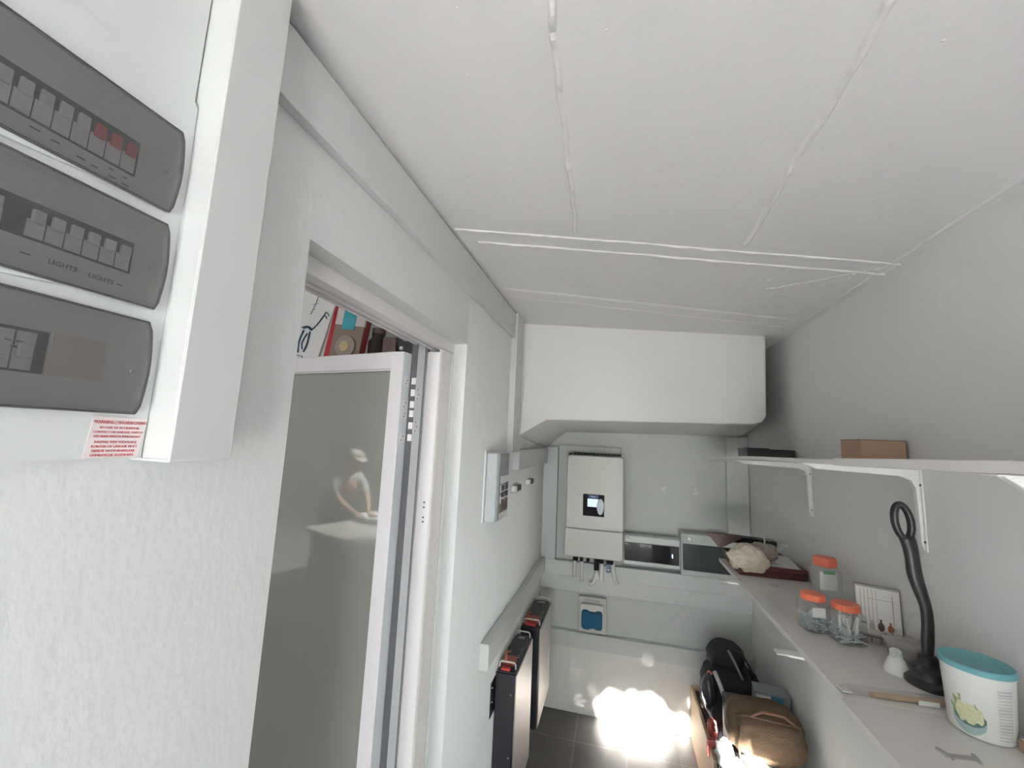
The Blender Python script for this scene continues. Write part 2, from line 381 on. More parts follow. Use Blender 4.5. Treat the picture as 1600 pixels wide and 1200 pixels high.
# ------------------------------------------------------------------ door frame and folding door
tr = bpy.data.objects.new('trim_1', None); C.objects.link(tr); tr.location = (-.6, .9, 0); struct(tr)
ZH = 2.032
hd = MB(); hd.box(-.575, -.545, d0, d1, ZH, dz); hd.box(-.622, -.575, d0, d1, ZH+.008, dz)
hd.box(-.59, -.582, d0, d1, ZH-.004, ZH+.01); hd.box(-.612, -.604, d0, 1.2, ZH-.004, ZH+.01)
hd.build('head_rail', ALU, tr, bevel=.0012)
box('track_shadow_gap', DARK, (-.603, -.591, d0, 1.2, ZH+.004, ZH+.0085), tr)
nj = MB(); nj.box(-.66, -.556, d0, .60, 0, ZH); nj.build('near_jamb', ALU, tr, bevel=.0015)
ja = MB(); ja.box(-.62, -.6, 1.136, 1.20, 0, ZH+.006); ja.build('hinge_jamb', ALUB, tr, bevel=.0015)
box('jamb_gap_shade', mat('gap_shade_grey', (.10, .10, .105), .7), (-.62, -.6005, 1.133, 1.136, 0, ZH-.002), tr)  # dark strip paints the shade of the hinge gap
g = MB(); g.box(-.601, -.5985, 1.183, 1.185, 0, ZH); g.box(-.601, -.5985, 1.19, 1.1915, 0, ZH); g.build('jamb_groove', GREYD, tr)
jb = MB(); jb.box(-.6, -.556, 1.2, 1.288, 0, ZH-.012); jb.build('white_jamb_face', ALU, tr, bevel=.0015)
rb = MB()
for k in range(9): rb.tube([(-.5555, 1.207+k*.0088, 0), (-.5555, 1.207+k*.0088, ZH-.002)], .0042, 8)
rb.box(-.558, -.5545, 1.2, 1.288, 0, ZH-.002); rb.build('ribbed_strip', RIB, tr, smooth='auto')
sc = MB()
for zz in (1.545, 1.53, 1.50, 1.487): sc.tube([(-.575, 1.1995, zz), (-.575, 1.1985, zz)], .0028, 10)
sc.build('screw_hole', BLACK, tr)
rs = MB(); rs.box(-.554, -.545, 1.286, 1.291, 0, ZH); rs.build('edge_seal', WHITEP, tr)
# leaf: local frame with u along the leaf (into the kitchen), nn through its thickness
u = Vector((-.983, .184, 0)).normalized(); nn = Vector((.184, .983, 0)).normalized(); P0 = Vector((-.63, 1.10, 0))
dl = bpy.data.objects.new('door_1', None); C.objects.link(dl); dl.location = P0; struct(dl)
def lb(mb, a0, a1, t0, t1, z0, z1):
    vs = [P0+u*a+nn*t+Vector((0, 0, z)) for z in (z0, z1) for a, t in ((a0, t0), (a1, t0), (a1, t1), (a0, t1))]
    return mb.add(vs, [(0, 3, 2, 1), (4, 5, 6, 7), (0, 1, 5, 4), (1, 2, 6, 5), (2, 3, 7, 6), (3, 0, 4, 7)])
LW = .56; ZT = 2.0
m = MB(); lb(m, 0, .046, 0, .045, .02, ZT); lb(m, LW-.046, LW, 0, .045, .02, ZT); lb(m, .046, LW-.046, 0, .045, ZT-.052, ZT); lb(m, .046, LW-.046, 0, .045, .02, .09)
lb(m, .046, LW-.046, .004, .02, ZT-.058, ZT-.052); m.build('door_frame', ALU, dl, bevel=.0025)
m = MB(); lb(m, -.0012, 0, .002, .043, .02, ZT-.001); m.build('door_edge', ALUB, dl)
m = MB(); lb(m, .045, LW-.045, .010, .018, .085, ZT-.05); m.build('door_pane', PANE, dl)
m = MB(); lb(m, .0455, LW-.0455, .006, .0105, ZT-.0585, ZT-.056); m.build('pane_gasket', BLACK, dl)
for zc in (1.875, 1.775):
    h = MB()
    for k, dzz in enumerate((.04, 0, -.04)):
        q = P0+nn*.043+Vector((.012, -.002, 0)); h.tube([q+Vector((0, 0, zc+dzz-.008)), q+Vector((0, 0, zc+dzz+.008))], .0065, 12)
    lb(h, -.003, -.001, .012, .045, zc-.048, zc-.022); lb(h, -.003, -.001, .012, .045, zc+.022, zc+.048)
    h.box(-.6, -.5975, 1.137, 1.162, zc-.02, zc+.02)
    for dzz in (.038, .002, -.034): h.box(-.612, -.5985, 1.129, 1.1385, zc+dzz-.010, zc+dzz+.010)
    hb = h.build('hinge', ALU, dl, smooth='auto')
    s_ = MB()
    for yy, z2 in ((1.146, .014), (1.155, 0), (1.146, -.014)): s_.tube([(-.5976, yy, zc+z2), (-.5968, yy, zc+z2)], .0022, 8)
    for tt, z2 in ((.022, .038), (.018, .028), (.022, -.03), (.016, -.042)):
        q = P0+u*-.0032+nn*tt+Vector((0, 0, zc+z2)); s_.tube([q, q-u*.0008], .0022, 8)
    s_.build('hinge_screw', GREYD, hb)

# ------------------------------------------------------------------ trunking
def trunk(label, b, m=TRUNK, lid=None, bevel=.002):
    o = MB().box(*b).build('cable_trunking', m, None, bevel=bevel)
    return tag(o, label, 'cable trunking')
t = thing('cable_trunking', 'wide vertical cable trunking beside the distribution board', 'cable trunking', (-.47, .36, 1.712))
box('base', TRUNK, (XL, -.446, .3275, .396, 1.713, 2.362), t, bevel=.0015)
box('lid', TRUNK, (-.446, -.443, .327, .3965, 1.712, 2.362), t, bevel=.001)
box('end_cap', WHITEP, (XL, -.444, .328, .395, 1.7105, 1.713), t)
trunk('long horizontal trunking under the ceiling above the glass door', (XL, -.48, .397, 1.871, 2.236, 2.353))
t = trunk('vertical trunking dropping to the small grey breaker enclosure', (XL, -.47, 1.872, 2.0, 1.69, 2.36))
trunk('short horizontal trunking on the left wall just under the bulkhead', (XL, -.465, 2.0, 2.87, 1.60, 1.70))
t = thing('cable_trunking', 'low horizontal trunking with white end cap above the black batteries', 'cable trunking', (-.48, 1.62, .87))
box('channel', TRUNK, (XL, -.466, 1.625, YB-.02, .875, .966), t, bevel=.002)
box('end_cap', WHITEP, (XL, -.464, 1.618, 1.625, .873, .968), t, bevel=.001)
trunk('blue-grey vertical trunking left of the inverter in the corner', (XL+.002, -.398, 2.905, YB, .955, 1.71), TRUNK2)
trunk('upper horizontal trunking along the back wall behind the inverter base', (XL+.034, XR-.002, 2.905, YB, .862, .955))
trunk('second horizontal trunking along the back wall above the blue socket', (XL+.002, XR-.002, 2.925, YB, .762, .860))
trunk('lowest horizontal trunking along the back wall below the blue socket', (-.42, XR-.002, 2.93, YB, .412, .508))
trunk('vertical trunking in the right back corner above the shelf', (.683, XR-.003, 2.925, YB, .957, 1.83))
box('trunking_shadow_line', GREYD, (XL+.036, XR-.002, 2.9245, 2.9252, .8595, .8625), bpy.data.objects['cable_trunking.007'] if 'cable_trunking.007' in bpy.data.objects else None)  # dark strip painted in for the weak shadow between the two trunkings
box('mounting_board', BACKP, (-.396, .03, 2.935, YB, .957, 1.725), None, bevel=.002)
tag(bpy.data.objects['mounting_board'], 'flat grey painted mounting board behind the white inverter', 'board')
f = MB()
for cx, cz in ((.30, 1.462), (.31, 1.448), (.305, 1.47), (.50, 1.475), (.51, 1.455), (.495, 1.45), (.315, 1.475)):
    f.blob((cx, YB-.0005, cz), .010, .0015, .007, amp=.5, seg=12, rings=6, seed=cx*9)
tag(f.build('wall_filler_marks', mat('white_filler', (.72, .73, .71), .7)), 'rough patches of white filler on the grey back wall', 'filler', kind='stuff')

# ------------------------------------------------------------------ distribution board
db = thing('distribution_board', 'large white distribution board with three smoked flip covers', 'distribution board', (-.49, .1, 1.712))
fp = MB()
pts = [(-.25, 1.7135), (.3265, 1.7135)]
for k in range(13):
    tt = k/12; pts.append((.3262+.0028*math.sin(PI*tt)-.004*(1-tt)*0, 1.7135+(2.118-1.7135)*tt))
pts += [(.322, 2.124), (-.25, 2.124)]
fp.prism(pts, 0, XL, -.4815); fp.build('faceplate', WHITEP, db, bevel=.002)
box('top_plate', WHITEP, (XL, -.487, -.25, .326, 2.122, 2.362), db, bevel=.001)
def cover(zt, zb, yr_t, yr_b, bulge):
    pts = [(-.2, zb), (yr_b-.002, zb)]
    for k in range(1, 12):
        tt = k/12; pts.append((yr_b+(yr_t-yr_b)*tt+bulge*math.sin(PI*tt), zb+(zt-zb)*tt))
    pts += [(yr_t-.002, zt), (-.2, zt)]
    c = MB(); c.add([(-.4748, a, b) for a, b in pts], [tuple(range(len(pts)))])
    n0 = len(pts); inner = [(p[0]-.0025 if p[0] > 0 else p[0], p[1]+(.0025 if i < 2 else -.0025 if i > n0-3 else 0)) for i, p in enumerate(pts)]
    k0 = len(c.v)
    vs = [(-.4812, a, b) for a, b in pts]+[(-.4748, a, b) for a, b in pts]
    c.add(vs, [(i, i+1, n0+i+1, n0+i) for i in range(n0-1)])
    cv = c.build('flip_cover', TINT, db)
    # dark rim, a closed band round the cover
    rim = MB(); rim.tube([(-.4765, a, b) for a, b in pts[1:]], .0012, 6)
    rim.tube([(-.4765, a, b) for a, b in (pts[0], pts[1])], .0012, 6); rim.build('cover_rim', mat('smoke_dark_edge', (.09, .09, .095), .3), cv)
    l = MB(); l.tube([(-.4748, .3005, (zt+zb)/2-.006), (-.4722, .3005, (zt+zb)/2-.006)], .002, 12); l.build('cover_screw', GREYD, cv)
    lip = MB(); ys = [.08+.16*i/10 for i in range(11)]
    lip.prism([(y, zb-.0012) for y in ys]+[(.08+.16*i/10, zb-.0012-.006*math.sin(PI*i/10)) for i in range(10, -1, -1)], 0, -.4815, -.478)
    lip.build('finger_lip', WHITEP, db)
    return cv
cover(2.0745, 1.979, .313, .3125, .0045); cover(1.9645, 1.8695, .313, .3135, .0045); cover(1.854, 1.7585, .312, .3125, .0045)
BRK = mat('breaker_grey_plastic', (.70, .71, .70), .5); BRKD = mat('breaker_dark', (.10, .09, .09), .5)
def slot(z0, z1, y1):
    box('breaker_slot', DARK, (-.4814, -.4808, -.2, y1, z0, z1), db)
def breaker(y, z0, z1, w=.0125, tog=None, up=True, red=False):
    b = box('circuit_breaker', BRK, (-.4808, -.4798, y, y+w-.001, z0+.001, z0+(z1-z0)*.52), db)
    tz = z0+(z1-z0)*(.45 if up else .3)
    MB().box(-.4798, -.4762, y+w*.12, y+w*.80, tz, tz+(z1-z0)*.36).build('toggle', (RED if red else BRK), b, bevel=.0006)
slot(1.998, 2.036, .2775)
for k in range(12):
    y = .2765-.0128*(k+1); breaker(y, 1.999, 2.035, red=k < 3, up=True)
slot(1.8985, 1.931, .2875)
for k in range(12):
    y = .2865-.0128*(k+1)
    if k == 6: continue
    breaker(y, 1.8995, 1.930)
slot(1.787, 1.824, .238)
for k in range(5):
    breaker(.231-.0135*(k+1), 1.788, 1.823, .0132, up=False)
    box('breaker_label', BRK, (-.4806, -.4799, .218-.0135*k, .230-.0135*k, 1.808, 1.821), db)
for k, yy in enumerate((.205, .2115, .218)): box('label_mark', GREYD, (-.4799, -.4797, yy, yy+.004, 1.811, 1.8125), db)
box('blank_plate', mat('beige_blank', (.62, .56, .50), .5), (-.4815, -.4803, .240, .279, 1.787, 1.825), db)
text('label_lights', 'LIGHTS', GREYD, face_x(-.4808, .2275, 1.8835), .0062, db)
text('label_lights', 'LIGHTS', GREYD, face_x(-.4808, .256, 1.8825), .0062, db)
box('label_mark', GREYD, (-.4812, -.4808, .210, .2165, 1.885, 1.8862), db)
box('label_mark', GREYD, (-.4812, -.4808, .279, .284, 1.884, 1.885), db)
for y0, z_, w in ((.2, 1.992, .007), (.214, 1.9905, .006), (.232, 1.988, .0065), (.243, 1.987, .005), (.256, 1.993, .004), (.257, 1.986, .006), (.268, 1.992, .004), (.268, 1.985, .006)):
    box('label_mark', GREYD, (-.4812, -.4808, y0, y0+w, z_, z_+.0013), db)
st = MB().add([(-.4812, .2795, 1.754), (-.4812, .326, 1.754), (-.4812, .322, 1.7145), (-.4812, .2765, 1.7145), (-.4805, .2795, 1.754), (-.4805, .326, 1.754), (-.4805, .322, 1.7145), (-.4805, .2765, 1.7145)], [(0, 1, 2, 3), (4, 5, 6, 7), (0, 1, 5, 4), (1, 2, 6, 5), (2, 3, 7, 6), (3, 0, 4, 7)]).build('warning_sticker', mat('sticker_pinkish_white', (.78, .70, .70), .5), db)
rows = [('WARNING / WAARSKUWING', 1.7498, .0040), ('IN CASE OF ACCIDENTAL', 1.7445, .0034), ('CONTACT OR LEAKAGE, SWITCH', 1.7403, .0032), ('OFF MAIN SWITCH IMMEDIATELY', 1.7361, .0031),
        ('INGEVAL VAN TOEVALLIGE', 1.7305, .0034), ('KONTAK OF LEKKASIE MOET', 1.7263, .0034), ('HIERDIE HOOF-SKAKELAAR', 1.7221, .0034), ('ONMIDDELLIK AFGESKAKEL', 1.7179, .0034)]
for s_, z_, h_ in rows: text('warning_text', s_, REDINK, face_x(-.4803, .3015+(z_-1.735)*.1, z_-.002), h_*1.0, st, 'CENTER', sx=.86)
box('rule', REDINK, (-.4805, -.4802, .2835, .3185, 1.7343, 1.7346), st)
box('rule', REDINK, (-.4805, -.4802, .2825, .3225, 1.7474, 1.7477), st)

# ------------------------------------------------------------------ small enclosure on the left wall
e = thing('breaker_enclosure', 'small grey breaker enclosure with open front on the left wall', 'enclosure', (-.48, 1.62, 1.43))
box('back_flange', WHITEM, (XL, -.493, 1.548, 1.725, 1.425, 1.702), e, bevel=.002)
box('body', mat('blue_grey_enclosure', (.50, .54, .56), .4), (-.494, -.447, 1.556, 1.715, 1.43, 1.695), e, bevel=.006)
box('front_cover', mat('grey_front_cover', (.30, .31, .31), .5), (-.4475, -.440, 1.562, 1.709, 1.436, 1.69), e, bevel=.003)
for zz in (1.576, 1.54, 1.50):
    box('breaker_module', BRK, (-.441, -.437, 1.585, 1.695, zz, zz+.03), e, bevel=.001)
for yy in (1.59, 1.645):
    for zz, hh, mm in ((1.548, .02, BLACK), (1.522, .02, BLACK), (1.468, .045, mat('maroon_switch', (.10, .05, .05), .4))):
        box('switch', mm, (-.438, -.434, yy, yy+.035, zz, zz+hh), e, bevel=.001)
box('rating_label', LABEL, (-.441, -.4385, 1.58, 1.70, 1.44, 1.462), e)
box('embossed_mark', GREYD, (-.441, -.4398, 1.665, 1.675, 1.635, 1.66), e)
for (y, z, lab) in ((2.04, 1.508, 'small black and white wall sensor nearer the grey enclosure'), (2.37, 1.512, 'small black and white wall sensor nearer the blue-grey trunking')):
    w = thing('wall_sensor', lab, 'sensor', (XL, y, z))
    box('white_back', WHITEM, (XL, -.478, y-.03, y, z-.013, z+.013), w, bevel=.001)
    box('black_front', BLACK, (XL, -.477, y, y+.085, z-.014, z+.013), w, bevel=.001)

# ------------------------------------------------------------------ inverter
iv = thing('solar_inverter', 'tall cream wall-mounted inverter with small lit screen', 'inverter', (-.13, 2.85, 1.02))
CR = CREAM
def rrect(x0, x1, z0, z1, r, n=6, corners=(1, 1, 1, 1)):
    p = []
    for (cx, cz, a0, on_) in ((x0+r, z0+r, PI, corners[0]), (x1-r, z0+r, 1.5*PI, corners[1]), (x1-r, z1-r, 0, corners[2]), (x0+r, z1-r, .5*PI, corners[3])):
        if on_:
            for k in range(n+1): a = a0+PI/2*k/n; p.append((cx+r*math.cos(a), cz+r*math.sin(a)))
        else: p.append({PI: (x0, z0), 1.5*PI: (x1, z0), 0: (x1, z1), .5*PI: (x0, z1)}[a0])
    return p
MB().prism(rrect(-.317, .044, 1.199, 1.664, .022, corners=(0, 0, 1, 1)), 1, 2.775, 2.93).build('upper_body', CR, iv, bevel=.005)
MB().prism(rrect(-.322, .044, 1.022, 1.196, .022, corners=(1, 1, 0, 0)), 1, 2.778, 2.93).build('lower_cover', CR, iv, bevel=.005)
box('seam', GREYD, (-.316, .042, 2.785, 2.92, 1.194, 1.2), iv)
hs = MB()
for k in range(16): hs.box(-.31+k*.022, -.305+k*.022, 2.80, 2.93, 1.66, 1.676)
hs.build('top_fins', GREYD, iv)
box('shadow_line_bracket', BLACKM, (-.29, .03, 2.928, 2.938, 1.60, 1.682), iv)  # bracket coloured black to draw the shadow line above the body
box('screen_bezel', MATTE, (-.209, -.074, 2.7725, 2.778, 1.283, 1.420), iv, bevel=.002)
box('display', mat('lit_display', (.55, .72, .95), .3, emit=.75), (-.180, -.112, 2.7712, 2.7728, 1.342, 1.392), iv)
box('logo_strip', mat('blue_strip', (.02, .05, .22), .4), (-.175, -.112, 2.7712, 2.7728, 1.397, 1.416), iv)
text('logo', 'Deye', LABEL, face_ny(-.143, 2.7709, 1.4015), .014, iv, 'CENTER')
pts = [(-.0985+.0235*math.cos(a)*(1+.08*math.sin(3*a)), 1.345+.050*math.sin(a)) for a in [2*PI*k/14 for k in range(14)]]
pts = [(min(x, -.0765), z) for x, z in pts]
MB().prism(pts, 1, 2.7708, 2.7724).build('peeling_sticker', mat('bluish_white_sticker', (.72, .78, .82), .4), iv)
for k, (x, w) in enumerate(((-.27, .03), (-.225, .02), (-.185, .02), (-.135, .03), (-.105, .03), (-.055, .04))):
    box('cable_gland', MATTE, (x, x+w, 2.82, 2.88, .985 if k != 3 else .94, 1.024), iv, bevel=.003)
box('power_switch', BLACK, (-.325, -.318, 2.85, 2.87, 1.215, 1.23), iv, bevel=.001)
box('hanging_tag', mat('navy_tag', (.02, .05, .14), .3), (-.058, -.030, 2.83, 2.834, .935, 1.02), iv)
box('tag_print', LABEL, (-.052, -.036, 2.8285, 2.830, .945, .955), bpy.data.objects['hanging_tag'])
conds = [(-.262, -.266, .87, 'leftmost grey conduit under the inverter'), (-.215, -.214, .85, 'second grey conduit from the left under the inverter'), (-.135, -.160, .83, 'grey conduit crossing behind others with a hooked lower end'),
         (-.125, -.108, .865, 'grey conduit bending right in the middle under the inverter'), (-.090, -.086, .865, 'straight thick grey conduit right of the middle under the inverter'), (-.020, .005, .865, 'rightmost grey conduit curving right under the inverter')]
for i, (x0, x1, zb, lab) in enumerate(conds):
    y0 = 2.84; pth = []
    for k in range(13):
        tt = k/12; z = 1.024+(zb-1.024)*tt
        pth.append((x0+(x1-x0)*tt**2.2, y0+(.046)*tt**1.5, z))
    if i == 2: pth = [(-.12, 2.86, 1.0), (-.122, 2.87, .93), (-.128, 2.875, .88), (-.14, 2.88, .845), (-.158, 2.885, .833), (-.17, 2.89, .838)]
    if i == 5: pth += [(.012, 2.888, .855)]
    tag(MB().tube(pth, .014 if i in (4, 5) else .0115, 12).build('conduit', CONDUIT, smooth='auto'), lab, 'conduit')

# consumer unit + grey enclosure
cu = thing('consumer_unit', 'white consumer unit with dark window right of the inverter', 'consumer unit', (.22, 2.88, .985))
MB().prism(rrect(.050, .394, .985, 1.172, .008), 1, 2.885, 2.935).build('housing', WHITEP, cu, bevel=.004)
MB().prism(rrect(.054, .392, 1.125, 1.170, .008), 1, 2.868, 2.886).build('top_lip', WHITEP, cu, bevel=.006)
MB().prism(rrect(.056, .385, 1.012, 1.122, .004), 1, 2.872, 2.886).build('smoked_window', TINTD, cu, bevel=.002)
for k in range(5): box('breaker_module', mat('breaker_dim', (.20, .21, .23), .4), (.07+k*.018, .086+k*.018, 2.880, 2.887, 1.045, 1.075), cu)
box('indicator_light', mat('blue_white_led', (.6, .75, 1), .3, emit=2.5), (.343, .348, 2.869, 2.8725, 1.055, 1.078), cu)
box('small_print', GREYD, (.062, .085, 2.867, 2.8685, 1.155, 1.158), cu)
ge = thing('grey_enclosure', 'grey plastic enclosure with smoked glass window beside the shelf end', 'enclosure', (.55, 2.86, .975))
gb = MB().prism(rrect(.392, .70, .966, 1.215, .006), 1, 2.87, 2.935).build('housing', GREYBOX, ge, bevel=.004)
fr_ = MB(); fr_.box(.394, .404, 2.852, 2.871, .968, 1.213); fr_.box(.69, .699, 2.852, 2.871, .968, 1.213); fr_.box(.404, .69, 2.852, 2.871, 1.155, 1.213); fr_.box(.404, .69, 2.852, 2.871, .968, .998); fr_.build('door_frame', GREYBOX, ge, bevel=.002)
box('glass_window', GLASSG, (.403, .691, 2.857, 2.861, .997, 1.156), ge)
box('dark_interior', mat('dark_green_interior', (.03, .045, .045), .5), (.405, .689, 2.866, 2.8705, .999, 1.154), ge)
for k in range(3): box('inner_module', mat('inner_module', (.16, .18, .18), .4), (.43+k*.05, .455+k*.05, 2.862, 2.866, 1.01, 1.12), ge)
MB().tube([(.442, 2.852, 1.186), (.442, 2.847, 1.186)], .007, 16).build('lock', CHROME, ge)
MB().tube([(.442, 2.8485, 1.186), (.442, 2.846, 1.186)], .0035, 16).build('lock_hole', BLACK, ge)
box('name_plate', LABEL, (.436, .476, 2.851, 2.852, 1.203, 1.208), ge)

# blue-lidded socket
sk = thing('weatherproof_socket', 'white wall socket with blue flip lid under the inverter', 'socket', (-.15, 2.93, .5))
MB().prism(rrect(-.236, -.055, .515, .735, .008), 1, 2.935, YB).build('back_plate', mat('cream_plate', (.62, .60, .56), .4), sk, bevel=.003)
MB().prism(rrect(-.222, -.069, .56, .70, .014), 1, 2.90, 2.936).build('housing', mat('cream_housing', (.68, .67, .63), .4), sk, bevel=.005)
box('name_slot', mat('slot_grey', (.40, .39, .37), .5), (-.197, -.097, 2.933, 2.9355, .706, .722), sk, bevel=.001)
pts = [(-.212, .655), (-.205, .668), (-.175, .668), (-.165, .661), (-.125, .661), (-.113, .668), (-.085, .668), (-.079, .655), (-.079, .575), (-.088, .560), (-.12, .560), (-.13, .567), (-.155, .562), (-.165, .555), (-.198, .557), (-.212, .572)]
MB().prism(pts, 1, 2.872, 2.9).build('blue_lid', BLUEC, sk, bevel=.005)
MB().prism([(a*.98-.003, b) for a, b in pts], 1, 2.898, 2.9).build('lid_back', BLUE, sk)

# ------------------------------------------------------------------ batteries
def battery(lab, y0, y1, z0, z1, x1, ear):
    t = thing('wall_battery', lab, 'battery', ((XL+x1)/2, (y0+y1)/2, z0), 'black batteries on the left wall')
    x0 = XL+.004
    MB().box(x0, x1-.006, y0, y1, z0, z1-.012).build('case', BLACKM, t, bevel=.004)
    MB().box(x0+.004, x1-.010, y0+.008, y1-.008, z1-.013, z1-.006).build('top_panel', BLACK, t, bevel=.002)
    MB().box(x1-.0065, x1, y0+.012, y1-.006, z0+.004, z1-.018).build('side_panel', SILVER, t, bevel=.003)
    for yy in (y0+.04, y1-.03):
        h = MB(); zt = z1+.018; w0, w1 = x0+.008, x1-.012
        h.tube([(w0, yy, z1-.01), (w0, yy, zt-.008), (w0+.004, yy, zt-.002), (w0+.012, yy, zt), (w1-.012, yy, zt), (w1-.004, yy, zt-.002), (w1, yy, zt-.008), (w1, yy, z1-.01)], .0036, 10)
        h.build('handle', mat('pale_metal_handle', (.72, .70, .68), .35), t, smooth=True)
    MB().box(x0+.012, x1-.022, y0+.055, y0+.115, z1-.008, z1+.010).build('terminal_cover', mat('red_brown_cover', (.40, .08, .06), .45), t, bevel=.004)
    MB().box(x0+.02, x1-.03, y0+.012, y0+.034, z1-.008, z1+.004).build('red_connector', RED, t, bevel=.003)
    MB().tube([(x0+.03, y0+.06, z1+.008), (x0+.02, y0+.1, z1+.03), (x0+.03, y0+.14, z1+.012)], .005, 8).build('terminal_lead', mat('orange_brown_cable', (.45, .14, .07), .5), t, smooth=True)
    MB().box(x0+.025, x1-.035, y1-.06, y1-.04, z1-.008, z1-.002).build('port_block', mat('grey_port', (.3, .3, .32), .4), t, bevel=.001)
    s_ = MB()
    for k in range(5): s_.tube([(x1-.02-.004*(k % 2), y0+.13+k*.022, z1-.006), (x1-.02-.004*(k % 2), y0+.13+k*.022, z1-.002)], .0045, 8)
    s_.build('top_screws', CHROME, t)
    if ear:
        b = MB().box(XL, XL+.003, y0-.055, y0+.01, z1-.165, z1-.03).build('mounting_ear', BLACKM, t, bevel=.001)
        s_ = MB()
        for zz in (z1-.055, z1-.11): s_.tube([(XL+.003, y0-.035, zz), (XL+.006, y0-.035, zz)], .004, 10)
        s_.build('ear_screw', CHROME, b)
    s_ = MB()
    for zz in (z1-.09, z1-.33): s_.tube([(x1-.02, y0-.001, zz), (x1-.02, y0+.001, zz)], .003, 8)
    s_.build('case_screw', CHROME, t)
    return t
battery('black battery with silver side nearer the camera', 1.85, 2.225, .20, .765, -.405, True)
b2 = battery('black battery with silver side nearer the back wall', 2.335, 2.74, .25, .755, -.388, False)
box('side_label', LABEL, (-.3885, -.3868, 2.645, 2.685, .40, .50), b2)

# ------------------------------------------------------------------ shelves and brackets
def board(lab, x0, x1, ys, zs, th, m=SHELF):
    b = MB(); n = len(ys)
    for i in range(n):
        y, z = ys[i], zs[i]; b.v += [(x0, y, z), (x1, y, z), (x1, y, z-th), (x0, y, z-th)]
    for i in range(n-1):
        for k in range(4): b.f.append((i*4+k, i*4+(k+1) % 4, (i+1)*4+(k+1) % 4, (i+1)*4+k)); b.mi.append(0)
    b.f += [(3, 2, 1, 0), (4*n-4, 4*n-3, 4*n-2, 4*n-1)]; b.mi += [0, 0]
    return tag(b.build('shelf_board', m, bevel=.0015), lab, 'shelf')
board('lower white shelf board holding the jars, far part of the lower shelf', .508, XR-.001, [1.183, 2.38], [1.2, 1.2], .016)
board('lower white shelf board under the teal-lidded tub, near part of the lower shelf', .500, XR-.001, [.2, 1.181], [1.2, 1.2], .016)
ys = [1.172+(2.62-1.172)*k/14 for k in range(15)]; zs = [1.736-.0015*k-.00042*max(0, k-5)**2*.62 for k in range(15)]
board('upper white shelf board sagging at its far end', .51, XR-.001, ys, zs, .012)
board('upper white shelf board nearest the camera', .508, XR-.001, [.2, .7, 1.170], [1.757, 1.752, 1.740], .018)
def zsh(y):
    if y < 1.171: return 1.72
    k = (y-1.172)/(2.62-1.172)*14; return 1.736-.0015*k-.00042*max(0, k-5)**2*.62-.012
def bracket(lab, y, zt, drop, x0=.545, w=.03, deep=0):
    t = thing('shelf_bracket', lab, 'shelf bracket', (XR, y, zt-drop), 'white shelf brackets')
    pts = [(XR-.0, zt), (x0, zt), (x0+.004, zt-.004), (x0+.03, zt-.010-deep), (XR-.045, zt-.018-deep), (XR-.022, zt-.028-deep), (XR-.012, zt-.05-deep), (XR-.010, zt-drop+.02), (XR-.004, zt-drop), (XR, zt-drop)]
    MB().prism(pts, 1, y-w*.28, y+w*.28).build('web', WHITEM, t, bevel=.003)
    MB().box(XR-.0045, XR-.0005, y-w*.55, y+w*.55, zt-drop, zt).build('wall_plate', WHITEM, t, bevel=.001)
    MB().box(x0-.01, XR-.003, y-w*.5, y+w*.5, zt-.003, zt-.0002).build('arm', WHITEM, t, bevel=.001)
    s_ = MB(); 
    for zz in (zt-.045, zt-drop+.025): s_.tube([(XR-.0045, y-w*.42, zz), (XR-.0065, y-w*.42, zz)], .0032, 8)
    s_.build('bracket_screw', GREYD, t)
bracket('white bracket under the far part of the upper shelf', 2.07, zsh(2.07)-.003, .22, x0=.52, deep=.006)
bracket('white bracket under the upper shelf directly above the black plunger', 1.40, zsh(1.40), .22, x0=.53, deep=.006)
bracket('white bracket under the near part of the upper shelf', .74, 1.7325, .22, x0=.52, deep=.014)
bracket('white bracket under the far end of the lower shelf', 2.06, 1.1838, .2, x0=.45, w=.034)
bracket('white bracket under the lower shelf below the screw jars', 1.42, 1.1838, .2, x0=.455, w=.034)
bracket('white bracket under the lower shelf below the tub', .80, 1.1838, .2, x0=.47)

# things on the upper shelf
t = thing('cardboard_box', 'small brown cardboard box on the upper shelf', 'box', (.74, 1.48, 1.735))
MB().box(.690, .80, 1.425, 1.535, zsh(1.43)+.0125, 1.795).build('carton', CARD, t, bevel=.001)
MB().box(.6895, .8005, 1.4245, 1.5355, 1.794, 1.796).build('lid_edge', CARDD, t)
t = thing('black_tray', 'flat black plastic tray at the far end of the upper shelf', 'tray', (.7, 2.25, 1.70))
zt_ = zsh(2.18)+.0125
MB().box(.60, .795, 2.18, 2.34, zt_, zt_+.034).build('tray_body', BLACK, t, bevel=.003)
MB().box(.597, .798, 2.177, 2.343, zt_+.034, zt_+.042).build('tray_rim', BLACKM, t, bevel=.002)
MB().box(.62, .70, 2.20, 2.32, zt_+.04, zt_+.046).build('tray_lid', mat('dark_grey_lid', (.05, .05, .05), .5), t, bevel=.001)

